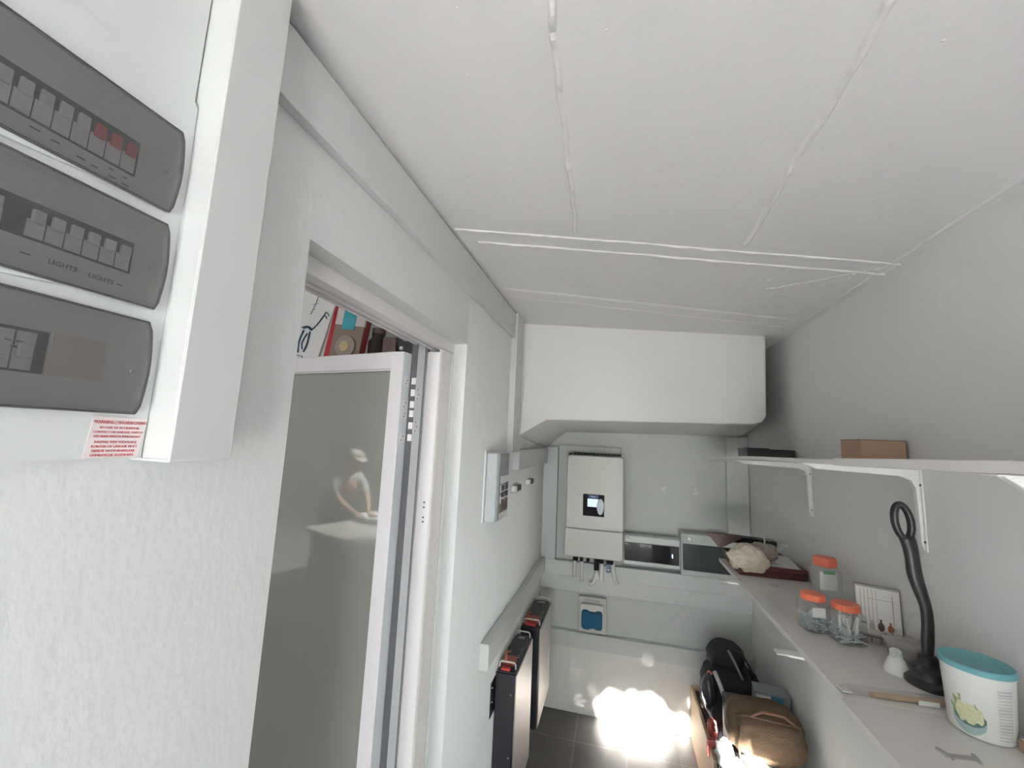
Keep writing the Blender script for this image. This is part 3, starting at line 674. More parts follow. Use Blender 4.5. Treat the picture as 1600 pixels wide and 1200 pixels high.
# ------------------------------------------------------------------ lower shelf things
def jar(lab, x, y, r, h, fill, plugs, rot=.3, seed=1):
    t = thing('plastic_jar', lab, 'jar', (x, y, 1.2), 'orange-lidded plastic jars')
    z = 1.2
    prof = [(r*.75, .0005), (r*.97, .004), (r, .012), (r, h*.70), (r*.96, h*.76), (r*.86, h*.80), (r*.84, h*.83)]
    MB().lathe(prof, (x, y, z), 36, power=4.5, rot=rot).build('jar_body', CLEAR, t, smooth='auto')
    lid = MB(); prof = [(r*.86, h*.83), (r*.88, h*.835), (r*.885, h*.985), (r*.85, h), (r*.05, h)]
    lid.lathe(prof, (x, y, z), 40)
    for k in range(40):
        a = 2*PI*k/40; lid.tube([(x+r*.885*math.cos(a), y+r*.885*math.sin(a), z+h*.85), (x+r*.885*math.cos(a), y+r*.885*math.sin(a), z+h*.97)], .0009, 5)
    lid.build('lid', ORANGE, t, smooth='auto')
    rnd = random.Random(seed); f = MB(); f2 = MB()
    def inner(): return rnd.uniform(-.68, .68)*r, rnd.uniform(-.68, .68)*r
    for k in range(110 if fill else 0):
        a, b = inner(); zz = rnd.uniform(.008, h*fill); th = rnd.uniform(0, PI); tl = rnd.uniform(-.5, .5); L = rnd.uniform(.3, .55)*r*1.3
        dv = Vector((math.cos(th)*math.cos(tl), math.sin(th)*math.cos(tl), math.sin(tl)))*L
        p = Vector((a, b, zz)); q0 = p-dv; q1 = p+dv
        for q in (q0, q1):
            q.x = max(-.85*r, min(.85*r, q.x)); q.y = max(-.85*r, min(.85*r, q.y)); q.z = max(.006, q.z)
        if (q1-q0).length < .01: continue
        Q = Matrix.Rotation(rot, 3, 'Z'); o_ = Vector((x, y, z))
        f.tube([Q@q0+o_, Q@q1+o_], .0016, 6); f.tube([Q@q1+o_, Q@(q1+(q1-q0).normalized()*.0022)+o_], .0034, 6)
    if fill:
        o = f.build('screws', mat('zinc_screws', (.62, .68, .72), .35, metal=.15), t); o['kind'] = 'stuff'
    for k in range(plugs):
        a, b = inner(); Q = Matrix.Rotation(rot, 3, 'Z'); q = Q@Vector((a, b, h*.3))+Vector((x, y, z)); d_ = Vector((rnd.uniform(-.012, .012), rnd.uniform(-.012, .012), h*.4))
        f2.tube([q, q+d_], .0042, 8)
    if plugs:
        o = f2.build('wall_plugs', mat('pale_wall_plug', (.75, .72, .68), .5), t); o['kind'] = 'stuff'
    return t
jar('orange-lidded jar of silver screws left of the other screw jar', .606, 1.575, .0365, .110, .42, 0, rot=.2, seed=3)
jar('orange-lidded jar of screws and pale wall plugs in front of the picture box', .668, 1.515, .039, .110, .42, 12, rot=.15, seed=5)
j = jar('tall empty orange-lidded jar behind the two screw jars', .745, 1.82, .040, .172, 0, 0, rot=.1, seed=8)
def jar_label(t, x, y, r, z0, z1, a0, a1, rot, m=LABEL, power=4.5):
    b = MB(); n = 14; vs = []
    for i in range(n+1):
        th = math.radians(a0+(a1-a0)*i/n); ct, st_ = math.cos(th), math.sin(th); q = (abs(ct)**power+abs(st_)**power)**(-1/power)*(r+.0006)
        X, Y = q*ct, q*st_; X, Y = X*math.cos(rot)-Y*math.sin(rot), X*math.sin(rot)+Y*math.cos(rot)
        vs += [(x+X, y+Y, z0), (x+X, y+Y, z1)]
    b.add(vs, [(2*i, 2*i+2, 2*i+3, 2*i+1) for i in range(n)])
    return b.build('paper_label', m, t)
jar_label(j, .745, 1.82, .040, 1.268, 1.328, 222, 292, .1)
jar_label(j, .745, 1.82, .0404, 1.322, 1.334, 235, 285, .1, mat('green_print', (.20, .42, .25), .6))
for t_ in [o for o in C.objects if o.get('category') == 'jar' and 'silver screws' in o['label']]: jar_label(t_, .606, 1.575, .0365, 1.25, 1.278, 235, 290, .2, mat('faded_label', (.72, .70, .68), .6))

# picture box leaning on the wall
pb = thing('picture_box', 'boxed picture print of vases leaning against the right wall', 'box', (.76, 1.56, 1.2))
RB = Matrix.Rotation(math.radians(-19), 3, 'Z') @ Matrix.Rotation(math.radians(-4), 3, 'X'); O = Vector((.706, 1.540, 1.2015))
def pbx(mb, a0, a1, t0, t1, z0, z1):
    vs = [RB@Vector((a, t, z))+O for z in (z0, z1) for a, t in ((a0, t0), (a1, t0), (a1, t1), (a0, t1))]
    return mb.add(vs, [(0, 3, 2, 1), (4, 5, 6, 7), (0, 1, 5, 4), (1, 2, 6, 5), (2, 3, 7, 6), (3, 0, 4, 7)])
BW, BH = .103, .160
pbx(MB(), 0, BW, 0, .020, 0, BH).build('carton', mat('grey_carton', (.36, .33, .31), .6), pb, bevel=.001)
pbx(MB(), .003, BW-.002, -.0006, 0, .026, BH-.006).build('printed_front', mat('pale_curtain_print', (.72, .69, .66), .5), pb)
cur = MB()
for k in range(5): pbx(cur, .012+.009*k, .0135+.009*k, -.0009, -.0006, .055, BH-.01)
pbx(cur, .03, .09, -.0009, -.0006, .123, .1245); cur.build('curtain_folds', mat('grey_brown_print', (.42, .37, .33), .6), pb)
tw = MB(); pbx(tw, .003, BW-.002, -.0009, -.0006, .026, .040); tw.build('printed_table', mat('light_table_print', (.62, .56, .50), .5), pb)
for cx, w, h_, m_ in ((.035, .012, .026, mat('grey_vase_print', (.42, .38, .36), .5)), (.056, .013, .032, mat('brown_vase_print', (.10, .05, .035), .5)), (.077, .012, .028, mat('rust_vase_print', (.38, .12, .05), .5))):
    v = MB(); ol = [(-.3, 0), (-.8, .15), (-1, .4), (-.7, .62), (-.28, .75), (-.3, .9), (-.5, 1), (.5, 1), (.3, .9), (.28, .75), (.7, .62), (1, .4), (.8, .15), (.3, 0)]
    vs = [RB@Vector((cx+a*w*.62, -.0012, .038+b*h_))+O for a, b in ol]+[RB@Vector((cx+a*w*.62, -.0004, .038+b*h_))+O for a, b in ol]; nv = len(ol)
    v.add(vs, [tuple(range(nv)), tuple(range(nv, 2*nv))[::-1]]+[(i, (i+1) % nv, nv+(i+1) % nv, nv+i) for i in range(nv)]); v.build('printed_vase', m_, pb)
br_ = MB()
for k in range(6):
    a = .085-.004*k; vs = [RB@Vector((a+.001*s2, -.0011, .075+.012*k*(1 if s2 > 0 else .96)))+O for s2 in (0, 3, 5)]; br_.add(vs, [(0, 1, 2)])
pbx(br_, .0845, .086, -.0011, -.0006, .06, .14); pbx(br_, .010, .024, -.0011, -.0006, .052, .056); br_.build('printed_branch', mat('branch_print', (.30, .17, .11), .6), pb)
lg = MB(); pbx(lg, .01, .095, -.0009, -.0002, .017, .021); pbx(lg, .03, .034, -.0009, -.0002, .004, .017); pbx(lg, .052, .056, -.0009, -.0002, .004, .017); pbx(lg, .082, .086, -.0009, -.0002, .004, .017); lg.build('printed_bench', mat('bench_print', (.16, .11, .09), .6), pb)

# white nozzle, clear tub, plunger
t = thing('white_nozzle', 'small white plastic cone nozzle before the clear tub', 'nozzle', (.705, 1.36, 1.2))
MB().lathe([(.027, 0), (.0275, .006), (.024, .014), (.017, .032), (.0135, .036), (.0135, .041), (.011, .041)], (.705, 1.36, 1.2), 28).build('cone', WHITEM, t, smooth='auto')
MB().lathe([(.0125, .041), (.0125, .052), (.009, .056), (.005, .056)], (.705, 1.36, 1.2), 20).build('cap', WHITEP, t, smooth='auto')
MB().tube([(.700, 1.352, 1.247), (.692, 1.34, 1.252), (.688, 1.335, 1.246)], .003, 8).build('spout', WHITEP, t, smooth=True)
t = thing('clear_tub', 'empty translucent plastic tub behind the white nozzle', 'tub', (.76, 1.42, 1.2))
MB().lathe([(.030, .0005), (.033, .002), (.041, .045), (.043, .047), (.043, .049), (.0405, .049), (.032, .005), (.005, .004)], (.760, 1.425, 1.2), 32).build('tub_body', MILKY, t, smooth='auto')
MB().lathe([(.044, .050), (.045, .050), (.045, .056), (.042, .058), (.005, .057)], (.760, 1.425, 1.2), 32).build('tub_lid', MILKY, t, smooth='auto')
pl = thing('plunger', 'black plunger with twisted handle standing on the lower shelf', 'plunger', (.757, 1.30, 1.2))
MB().lathe([(.046, 0), (.0485, .003), (.047, .012), (.036, .018), (.034, .024), (.0335, .036), (.024, .042), (.020, .046), (.0195, .066), (.014, .070), (.01, .070)], (.748, 1.315, 1.2), 36).build('rubber_cup', MUD, pl, smooth='auto')
hp = [(.748, 1.315, 1.262), (.752, 1.318, 1.30), (.757, 1.321, 1.34), (.756, 1.322, 1.38), (.748, 1.325, 1.42), (.742, 1.328, 1.455), (.741, 1.33, 1.49), (.738, 1.33, 1.52), (.732, 1.33, 1.545)]
hr = [.0105, .0135, .013, .0125, .015, .0165, .0155, .0165, .0175]
def smoothpath(P, R, k=4):
    o1, o2 = [], []
    for i in range(len(P)-1):
        p0 = Vector(P[max(i-1, 0)]); p1 = Vector(P[i]); p2 = Vector(P[i+1]); p3 = Vector(P[min(i+2, len(P)-1)])
        for j in range(k):
            s_ = j/k; o1.append(.5*((2*p1)+(p2-p0)*s_+(2*p0-5*p1+4*p2-p3)*s_**2+(3*p1-p0-3*p2+p3)*s_**3)); o2.append(R[i]+(R[i+1]-R[i])*s_)
    o1.append(Vector(P[-1])); o2.append(R[-1]); return o1, o2
a, b = smoothpath(hp, hr); MB().tube(a, b, 16, squash=.72, up=(0, 1, 0)).build('handle', MUD, pl, smooth=True)
lp = []
for k in range(29):
    an = -PI/2+2*PI*k/28; lp.append((.7265+.0175*math.cos(an)-(.004*math.sin(an)), 1.33, 1.583+.043*math.sin(an)))
MB().tube(lp, .0085, 10, cap=False, squash=1.1, up=(0, 1, 0)).build('hanging_loop', MUD, pl, smooth=True)

# bundle of wooden sticks in a clear wrapper
t = thing('wrapped_sticks', 'clear packet of thin wooden sticks along the shelf seam', 'packet', (.62, 1.22, 1.2))
bs = MB()
for k in range(12):
    x0, y0 = .575+random.uniform(-.006, .006), 1.206+.0032*(k % 5); bs.tube([(x0, y0, 1.2035+.0028*(k//5)), (.722, y0+.012, 1.2035+.0028*(k//5))], .0014, 6)
o = bs.build('sticks', WOOD, t); o['kind'] = 'stuff'
MB().blob((.620, 1.219, 1.207), .108, .016, .0068, e=.5, amp=.03, seg=32, rings=12, rot=.07).build('wrapper', CLEAR, t, smooth=True)
MB().box(.66, .70, 1.2035, 1.2055, 1.2025, 1.212, RZ(5)).build('paper_label', LABEL, t)
MB().box(.513, .53, 1.198, 1.226, 1.2055, 1.2075, RZ(5)).build('header_strip', LABEL, t)

# teal-lidded food tub
TC = (.731, 1.142); t = thing('food_tub', 'white food tub with teal lid and picture of a bowl', 'tub', (*TC, 1.2))
def trad(z): return .048+(z-1.2)*.05
MB().lathe([(.045, .001), (.0475, .003), (.0483, .006), (trad(1.32), .12), (.0558, .1205), (.0558, .126), (.050, .127)], (*TC, 1.2), 48).build('tub_body', WHITEM, t, smooth='auto')
MB().lathe([(.0562, .124), (.0573, .125), (.0573, .134), (.055, .136), (.051, .1335), (.002, .1335)], (*TC, 1.2), 48).build('lid', TEAL, t, smooth='auto')
def patch(name, m_, fn, a0, a1, z0, z1, off, parent, na=30, nz=20):
    b = MB()
    for i in range(na):
        for k in range(nz):
            A = a0+(a1-a0)*(i+.5)/na; Z = z0+(z1-z0)*(k+.5)/nz
            if not fn((i+.5)/na*2-1, (k+.5)/nz*2-1): continue
            q = []
            for ii, kk in ((i, k), (i+1, k), (i+1, k+1), (i, k+1)):
                AA = math.radians(a0+(a1-a0)*ii/na); ZZ = z0+(z1-z0)*kk/nz; r = trad(ZZ)+off; q.append((TC[0]+r*math.cos(AA), TC[1]+r*math.sin(AA), ZZ))
            b.add(q, [(0, 1, 2, 3)])
    return b.build(name, m_, parent)
patch('printed_bowl', mat('pale_teal_bowl_print', (.42, .55, .56), .5), lambda a, b: b < .2 and a*a+(b-.2)**2/1.3 < 1, 188, 246, 1.205, 1.252, .0004, t, 30, 24)
patch('printed_bowl_rim', mat('teal_rim_print', (.10, .20, .18), .5), lambda a, b: a*a+b*b < 1, 190, 246, 1.222, 1.255, .0006, t, 30, 20)
patch('printed_food', mat('cream_food_print', (.80, .74, .50), .6, var=.35, vscale=220), lambda a, b: a*a+b*b < 1+.25*math.sin(9*a), 193, 242, 1.226, 1.264, .0008, t, 34, 24)
patch('printed_leaves', mat('green_leaf_print', (.40, .44, .24), .6, var=.4, vscale=200), lambda a, b: a*a+b*b < .8+.3*math.sin(11*a+5*b) and (a < -.2 or a > .6), 186, 240, 1.232, 1.276, .0006, t, 34, 24)
patch('nutrition_panel', mat('grey_print_panel', (.60, .60, .61), .6), lambda a, b: int((b+1)*17) % 2 == 0 and (a < .8), 266, 300, 1.212, 1.306, .0004, t, 6, 48)

# grey scrap of metal, small carton and glass at the frame edge, screw
t = MB(); t.box(.60, .655, 1.030, 1.040, 1.2, 1.203, RZ(8)); t.box(.600, .606, 1.022, 1.05, 1.2, 1.204, RZ(20)); t.box(.650, .655, 1.025, 1.05, 1.2, 1.204, RZ(-10))
tag(t.build('metal_clip', mat('dull_grey_metal', (.42, .41, .40), .5)), 'flat grey metal clip lying on the lower shelf before the tub', 'clip')
t = thing('small_carton', 'small brown carton right of the teal-lidded tub', 'box', (.785, 1.06, 1.2))
MB().box(.762, .802, 1.0, 1.10, 1.2, 1.222, RZ(6)).build('carton_body', CARD, t, bevel=.001)
MB().box(.765, .80, 1.003, 1.097, 1.2215, 1.2235, RZ(6)).build('paper_top', LABEL, t)
t = thing('glass_cup', 'small dark glass cup standing right behind the teal-lidded tub', 'cup', (.778, 1.20, 1.2)); t.location = (.79, 1.215, 1.2)
MB().lathe([(.014, 0), (.017, .002), (.019, .05), (.0175, .05), (.015, .004)], (.788, 1.205, 1.2), 24).build('cup_body', mat('dark_glass', (.06, .05, .05), .1), t, smooth='auto')
tag(MB().tube([(.62, 2.02, 1.2025), (.645, 2.0, 1.2025)], .002, 6).tube([(.645, 2.0, 1.2025), (.648, 1.998, 1.2025)], .004, 8).build('loose_screw', STEEL), 'single loose screw on the far part of the lower shelf', 'screw')

# clutter at the far end of the lower shelf
t = thing('wooden_case', 'dark red wooden case lying at the far end of the lower shelf', 'case', (.66, 2.25, 1.2))
MB().box(.535, .800, 2.115, 2.42, 1.2005, 1.2255).build('case_base', WOODD, t, bevel=.002)
MB().box(.533, .802, 2.113, 2.422, 1.2265, 1.2455).build('case_lid', WOODD, t, bevel=.003)
p = MB().box(.655, .792, 2.125, 2.36, 1.2465, 1.248, RZ(-8)); tag(p.build('paper_sheet', LABEL), 'white printed sheet lying on the dark red wooden case', 'paper')
p = MB().box(.62, .70, 2.145, 2.25, 1.2485, 1.2495, RZ(16)); tag(p.build('envelope', mat('pinkish_paper', (.62, .52, .50), .6)), 'small pinkish envelope under the cloth on the case', 'envelope')
b = MB(); b.prism([(.455, 1.318), (.62, 1.312), (.615, 1.30), (.515, 1.245)], 1, 2.39, 2.41)
tag(b.build('brown_board', BROWN, bevel=.002), 'dark brown board propped behind the cream cloth', 'board')
b = MB(); b.box(.50, .79, 2.43, 2.50, 1.27, 1.300, RY(2)); tag(b.build('black_folder', BLACK, bevel=.003), 'narrow black folder against the wall behind the cloths', 'folder')
# crumpled cloths
def cloth(lab, c, r, m_, seed, e=.9, amp=.16, rot=0, fold=.8):
    b = MB(); b.blob(c, *r, e=e, amp=amp, fr=4.3, seg=64, rings=40, seed=seed, rot=rot, fold=fold)
    return tag(b.build('cloth', m_, smooth=True), lab, 'cloth')
cloth('crumpled cream cloth hanging over the end of the shelf', (.575, 2.15, 1.262), (.080, .07, .060), CLOTH, 2, amp=.22, fold=1.0)
cloth('crumpled taupe cloth lying behind the cream one', (.655, 2.22, 1.282), (.066, .055, .042), TAUPE, 5, amp=.22, fold=1.0)
t = MB()
for k in range(6):
    a = k*PI/3; lp = [(.780+.018*math.cos(a)+.009*math.cos(th), 2.30+.006*math.sin(k), 1.290+.018*math.sin(a)+.009*math.sin(th)) for th in [2*PI*i/12 for i in range(13)]]
    t.tube(lp, .0018, 6, cap=False)
tag(t.build('cable_bundle', WHITEM, smooth=True), 'small looped white cable bundle above the wooden case', 'cable')
tag(MB().tube([(.705, 2.32, 1.25), (.700, 2.325, 1.335)], .003, 8).build('white_stick', WHITEM), 'thin white stick poking up between the cloths', 'stick')

# ------------------------------------------------------------------ pile on the floor, right corner
cr = thing('wooden_crate', 'open pine crate on the floor under the black bag', 'crate', (.62, 2.65, 0))
for b_ in ((.455, .472, 2.33, 2.95, .02, .30), (.785, .80, 2.33, 2.95, .02, .30)): box('side_board', WOOD, b_, cr, bevel=.002)
for b_ in ((.472, .785, 2.33, 2.347, .02, .26), (.472, .785, 2.93, 2.95, .02, .30)): box('end_board', WOOD, b_, cr, bevel=.002)
box('bottom_board', WOOD, (.455, .80, 2.33, 2.95, 0, .02), cr)
box('dark_lining', BROWN, (.4725, .7845, 2.349, 2.928, .02, .285), cr)
def clamp(lab, x, y, z, rz):
    t = thing('bar_clamp', lab, 'clamp', (x, y, z), 'red clamps on the crate'); R_ = RZ(rz)
    def bb(nm, m_, b_, bev=.003): 
        return MB().box(x+b_[0], x+b_[1], y+b_[2], y+b_[3], z+b_[4], z+b_[5], R_, (x, y, z)).build(nm, m_, t, bevel=bev)
    bb('jaw', REDPALE, (-.03, .035, -.012, .012, 0, .03)); bb('grip', REDPALE, (-.032, -.010, -.011, .011, -.045, .003)); bb('fixed_jaw', REDPALE, (.022, .036, -.012, .012, -.05, .003))
    bb('bar', STEEL, (-.035, .05, -.003, .003, .012, .018), .001)
clamp('red bar clamp on the left edge of the crate nearer the floor', .475, 2.42, .305, 10)
clamp('red bar clamp on the crate beside the black bag', .50, 2.55, .325, 40)
# black bag
bg = thing('black_bag', 'bulky black bag with grey straps standing on the crate', 'bag', (.60, 2.65, .3))
MB().blob((.612, 2.66, .44), .150, .145, .15, e=.75, amp=.07, seg=56, rings=36, seed=3, fold=.6).build('bag_body', NAVY, bg, smooth=True)
MB().blob((.60, 2.71, .60), .095, .09, .08, e=.8, amp=.08, seg=40, rings=24, seed=6, fold=.5).build('bag_top', NAVY, bg, smooth=True)
MB().tube([(.505, 2.60, .58), (.53, 2.61, .66), (.59, 2.62, .69), (.66, 2.62, .67), (.70, 2.60, .60), (.715, 2.55, .52)], .011, 10, squash=.5).build('carry_strap', NAVY, bg, smooth=True)
MB().tube([(.59, 2.60, .68), (.615, 2.575, .635), (.645, 2.54, .57)], .010, 8, squash=.35).build('grey_strap', mat('grey_webbing', (.30, .29, .30), .8), bg, smooth=True)
MB().tube([(.505, 2.52, .60), (.53, 2.50, .54), (.545, 2.485, .49)], .0105, 10).build('white_tube', mat('off_white_plastic', (.62, .60, .60), .4), bg, smooth=True)
MB().tube([(.49, 2.53, .575), (.475, 2.53, .585)], .012, 12).build('orange_cap', mat('rust_orange', (.50, .20, .12), .5), bg, smooth='auto')
MB().blob((.475, 2.52, .50), .035, .05, .085, amp=.15, seg=28, rings=18, seed=9, fold=.8).build('shiny_side_pocket', mat('shiny_black_plastic', (.04, .04, .05), .18), bg, smooth=True)
# box with blue label
wb_ = thing('labelled_box', 'small grey box with blue and white labels behind the duffel bag', 'box', (.74, 2.42, .55))
Rb = RZ(-8)
MB().box(.655, .800, 2.36, 2.45, .535, .612, Rb).build('carton', mat('grey_blue_carton', (.28, .30, .33), .6), wb_, bevel=.001)
MB().box(.662, .722, 2.354, 2.358, .562, .602, Rb, (.7275, 2.405, .57)).build('white_label', LABEL, wb_)
MB().box(.722, .772, 2.354, 2.358, .570, .606, Rb, (.7275, 2.405, .57)).build('blue_label', BLUE, wb_)
MB().box(.735, .768, 2.352, 2.3545, .540, .567, Rb, (.7275, 2.405, .57)).build('barcode_label', mat('barcode_grey', (.6, .6, .6), .6), wb_)
# supporting storage tub under box and duffel
sb = thing('fabric_sack', 'large full grey-white woven sack on the floor under the duffel bag', 'sack', (.62, 2.1, 0))
MB().blob((.610, 2.03, .225), .190, .27, .232, e=.62, amp=.05, seg=64, rings=40, seed=4, fold=.7, flat=-.2245).build('sack_body', SACK, sb, smooth=True)
MB().blob((.465, 2.14, .45), .04, .06, .05, e=.9, amp=.25, seg=32, rings=20, seed=12, fold=1).build('gathered_neck', SACK, sb, smooth=True)
box('storage_tub', mat('dark_tub', (.12, .12, .13), .5), (.53, .805, 2.345, 2.48, .305, .533), None, bevel=.004)
tag(bpy.data.objects['storage_tub'], 'dark storage tub wedged between the sack and the crate', 'tub')
du = thing('duffel_bag', 'brown canvas duffel bag lying on top of the woven sack', 'bag', (.64, 2.17, .45))
MB().blob((.630, 2.19, .552), .152, .125, .098, e=.72, amp=.06, fr=5, seg=72, rings=44, seed=8, fold=.9, rot=-.12).build('bag_body', TAN, du, smooth=True)
MB().tube([(.49, 2.15, .60), (.54, 2.11, .635), (.64, 2.09, .64), (.74, 2.10, .63)], .004, 8).build('zip', mat('dark_brown_zip', (.12, .07, .04), .6), du, smooth=True)
MB().tube([(.51, 2.09, .60), (.50, 2.07, .54), (.51, 2.07, .48), (.55, 2.08, .44)], .010, 10, squash=.4).build('end_strap', TAN, du, smooth=True)
MB().tube([(.56, 2.10, .64), (.60, 2.09, .67), (.68, 2.09, .665), (.72, 2.10, .635)], .008, 10, squash=.5).build('handle', mat('reddish_webbing', (.24, .12, .08), .8), du, smooth=True)
MB().tube([(.46, 2.22, .52), (.452, 2.14, .46), (.45, 2.10, .38), (.452, 2.06, .32)], .010, 8, squash=.4).build('dark_strap', NAVY, du, smooth=True)

# ------------------------------------------------------------------ kitchen: high shelf seen above the glass door
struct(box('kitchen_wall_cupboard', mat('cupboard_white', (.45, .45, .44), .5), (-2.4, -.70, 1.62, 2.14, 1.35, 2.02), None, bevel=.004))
kc = bpy.data.objects['kitchen_wall_cupboard']; kc.name = 'wall_cupboard'; del kc['kind']; tag(kc, 'kitchen wall cupboard behind the open glass door', 'cupboard')
def lean(name, lab, cat, m_, x0, x1, y0, y1, h, ang, z=2.021):
    t = thing(name, lab, cat, ((x0+x1)/2, y0, z)); R_ = RY(ang)
    def add(nm, mm, a0, a1, b0, b1, c0, c1, bev=0):
        return MB().box(a0, a1, b0, b1, z+c0, z+c1, R_, (x0 if ang < 0 else x1, y0, z)).build(nm, mm, t, bevel=bev)
    return t, add
t, A = lean('picture_book', 'white book with a blue ink drawing on top of the kitchen cupboard', 'book', LABEL, -1.60, -1.40, 1.66, 1.68, .40, 14)
A('cover', LABEL, -1.62, -1.40, 1.625, 1.637, 0, .40, .001)
dm = MB(); bl = mat('dark_blue_ink', (.03, .08, .13), .6); R_ = RY(14); pv = Vector((-1.40, 1.66, 2.021))
def ink(pts, r):
    P_ = [R_@(Vector((-1.40+a*.62-.006, 1.6235, 2.021+b*1.02))-pv)+pv for a, b in pts]; r = r*.8; P2, R2 = smoothpath(P_, [r]*len(P_)) ; dm.tube(P2, R2, 6, squash=.3)
ink([(-.20, .19), (-.16, .20), (-.12, .19)], .022); ink([(-.12, .19), (-.08, .23), (-.05, .27), (-.02, .26)], .008); ink([(-.19, .18), (-.20, .12), (-.18, .07)], .010)
ink([(-.13, .18), (-.12, .12), (-.13, .08)], .011); ink([(-.15, .17), (-.17, .12), (-.15, .09)], .008); ink([(-.06, .26), (-.04, .29), (-.01, .275)], .006); ink([(-.21, .05), (-.14, .06), (-.12, .04)], .005)
ink([(-.16, .36), (-.165, .31), (-.18, .26)], .003); ink([(-.19, .31), (-.14, .32)], .0025); ink([(-.18, .285), (-.15, .29)], .0025)
dm.build('ink_drawing', bl, t)
for k in range(4): A('small_print', GREYD, -1.555+k*.017, -1.550+k*.017, 1.6235, 1.6250, .365, .385)
t, A = lean('ring_binder', 'red binder leaning beside the drawing book on the kitchen cupboard', 'binder', RED, -1.375, -1.345, 1.65, 1.9, .36, 9)
A('binder_body', mat('deep_red_cover', (.42, .02, .03), .4), -1.378, -1.345, 1.64, 1.90, 0, .37, .002)
t, A = lean('blister_pack', 'clear pack with a teal label and round gold item on the kitchen cupboard', 'packet', LABEL, -1.33, -1.19, 1.65, 1.68, .3, 7)
A('card', mat('brown_card', (.22, .16, .13), .6), -1.335, -1.175, 1.628, 1.638, 0, .22, .001); A('white_header', mat('header_white', (.66, .60, .58), .5), -1.335, -1.175, 1.627, 1.639, .22, .30); A('teal_label', mat('teal_print', (.04, .33, .40), .4), -1.295, -1.225, 1.6245, 1.6272, .20, .295)
c_ = RY(7)@Vector((.085, 0, .13)); 
MB().tube([(-1.237, 1.628, 2.145), (-1.237, 1.618, 2.145)], .052, 28).build('clear_dome', mat('dull_glass', (.30, .25, .21), .3), t)
MB().tube([(-1.237, 1.618, 2.145), (-1.237, 1.612, 2.145)], .024, 24).build('gold_disc', mat('dull_gold', (.50, .40, .22), .4), t)
t, A = lean('dark_jar', 'dark brown glass jar on the kitchen cupboard', 'jar', BLACK, -1.15, -1.08, 1.66, 1.7, .2, 0)
MB().lathe([(.04, 0), (.045, .005), (.045, .16), (.03, .18), (.03, .20)], (-1.115, 1.70, 2.021), 24).build('jar_body', mat('dark_brown_glass', (.04, .03, .025), .2), t, smooth='auto')
MB().lathe([(.032, .2), (.032, .225), (.01, .226)], (-1.115, 1.70, 2.021), 24).build('jar_lid', mat('brown_lid', (.10, .07, .05), .5), t, smooth='auto')
t, A = lean('storage_tin', 'brown striped tin beside the dark jar on the kitchen cupboard', 'tin', BLACK, -1.06, -.99, 1.66, 1.74, .18, 0)
A('tin_body', mat('brown_tin', (.14, .09, .07), .5), -1.065, -.995, 1.66, 1.74, 0, .175, .003)
for k in range(3): A('stripe', BROWN, -1.05+k*.018, -1.044+k*.018, 1.6585, 1.66, .01, .165)
t, A = lean('black_radio', 'black box with two white round knobs on the kitchen cupboard', 'radio', BLACK, -.98, -.85, 1.66, 1.74, .15, 0)
A('radio_body', BLACK, -.985, -.86, 1.66, 1.74, 0, .155, .004)
for zz in (.085, .12): MB().tube([(-.962, 1.66, 2.021+zz), (-.962, 1.652, 2.021+zz)], .009, 16).build('knob', WHITEM, t)

# ------------------------------------------------------------------ kitchen counter and the person seen mirrored in the door glass
ct = thing('kitchen_counter', 'kitchen counter reflected in the open glass door', 'counter', (-3.15, -1.1, 0))
box('cabinet', mat('cabinet_grey', (.10, .10, .095), .6), (-3.52, -2.75, -1.9, -.3, 0, .80), ct)
box('worktop', mat('pale_stone', (.62, .60, .54), .3), (-3.56, -2.70, -1.95, -.25, .80, .835), ct, bevel=.003)
b = MB().lathe([(.10, 0), (.12, .01), (.17, .055), (.175, .06), (.165, .06), (.115, .015), (.005, .012)], (-3.36, -.92, .835), 32, power=4, sx=1.1)
tag(b.build('mixing_tray', WHITEM, smooth='auto'), 'white tray in front of the person on the kitchen counter', 'tray')
k_ = thing('steel_kettle', 'steel kettle on the kitchen counter', 'kettle', (-3.02, -1.0, .835))
MB().lathe([(.07, 0), (.08, .01), (.075, .09), (.05, .13), (.02, .14)], (-3.02, -1.0, .835), 28).build('kettle_body', CHROME, k_, smooth='auto')
MB().tube([(-3.07, -1.0, .96), (-3.06, -1.0, 1.02), (-3.0, -1.0, 1.03), (-2.97, -1.0, .97)], .007, 8).build('kettle_handle', BLACK, k_, smooth=True)
MB().tube([(-2.95, -1.0, .89), (-2.90, -1.0, .93), (-2.88, -1.0, .96)], .012, 8).build('kettle_spout', CHROME, k_, smooth=True)
lf = thing('added_spot_fixture', 'made-up fixture for the added kitchen spot light', 'lamp', (-3.12, -1.38, 2.75))  # fixture invented to house the added spot, outside the mirrored view
MB().tube([(-3.10, -1.40, 2.748), (-3.12, -1.38, 2.66)], .012, 10).build('stem', WHITEM, lf)
MB().lathe([(.045, .0), (.05, .09), (.02, .1)], (-3.12, -1.38, 2.60), 20).build('shade', WHITEM, lf, smooth='auto')

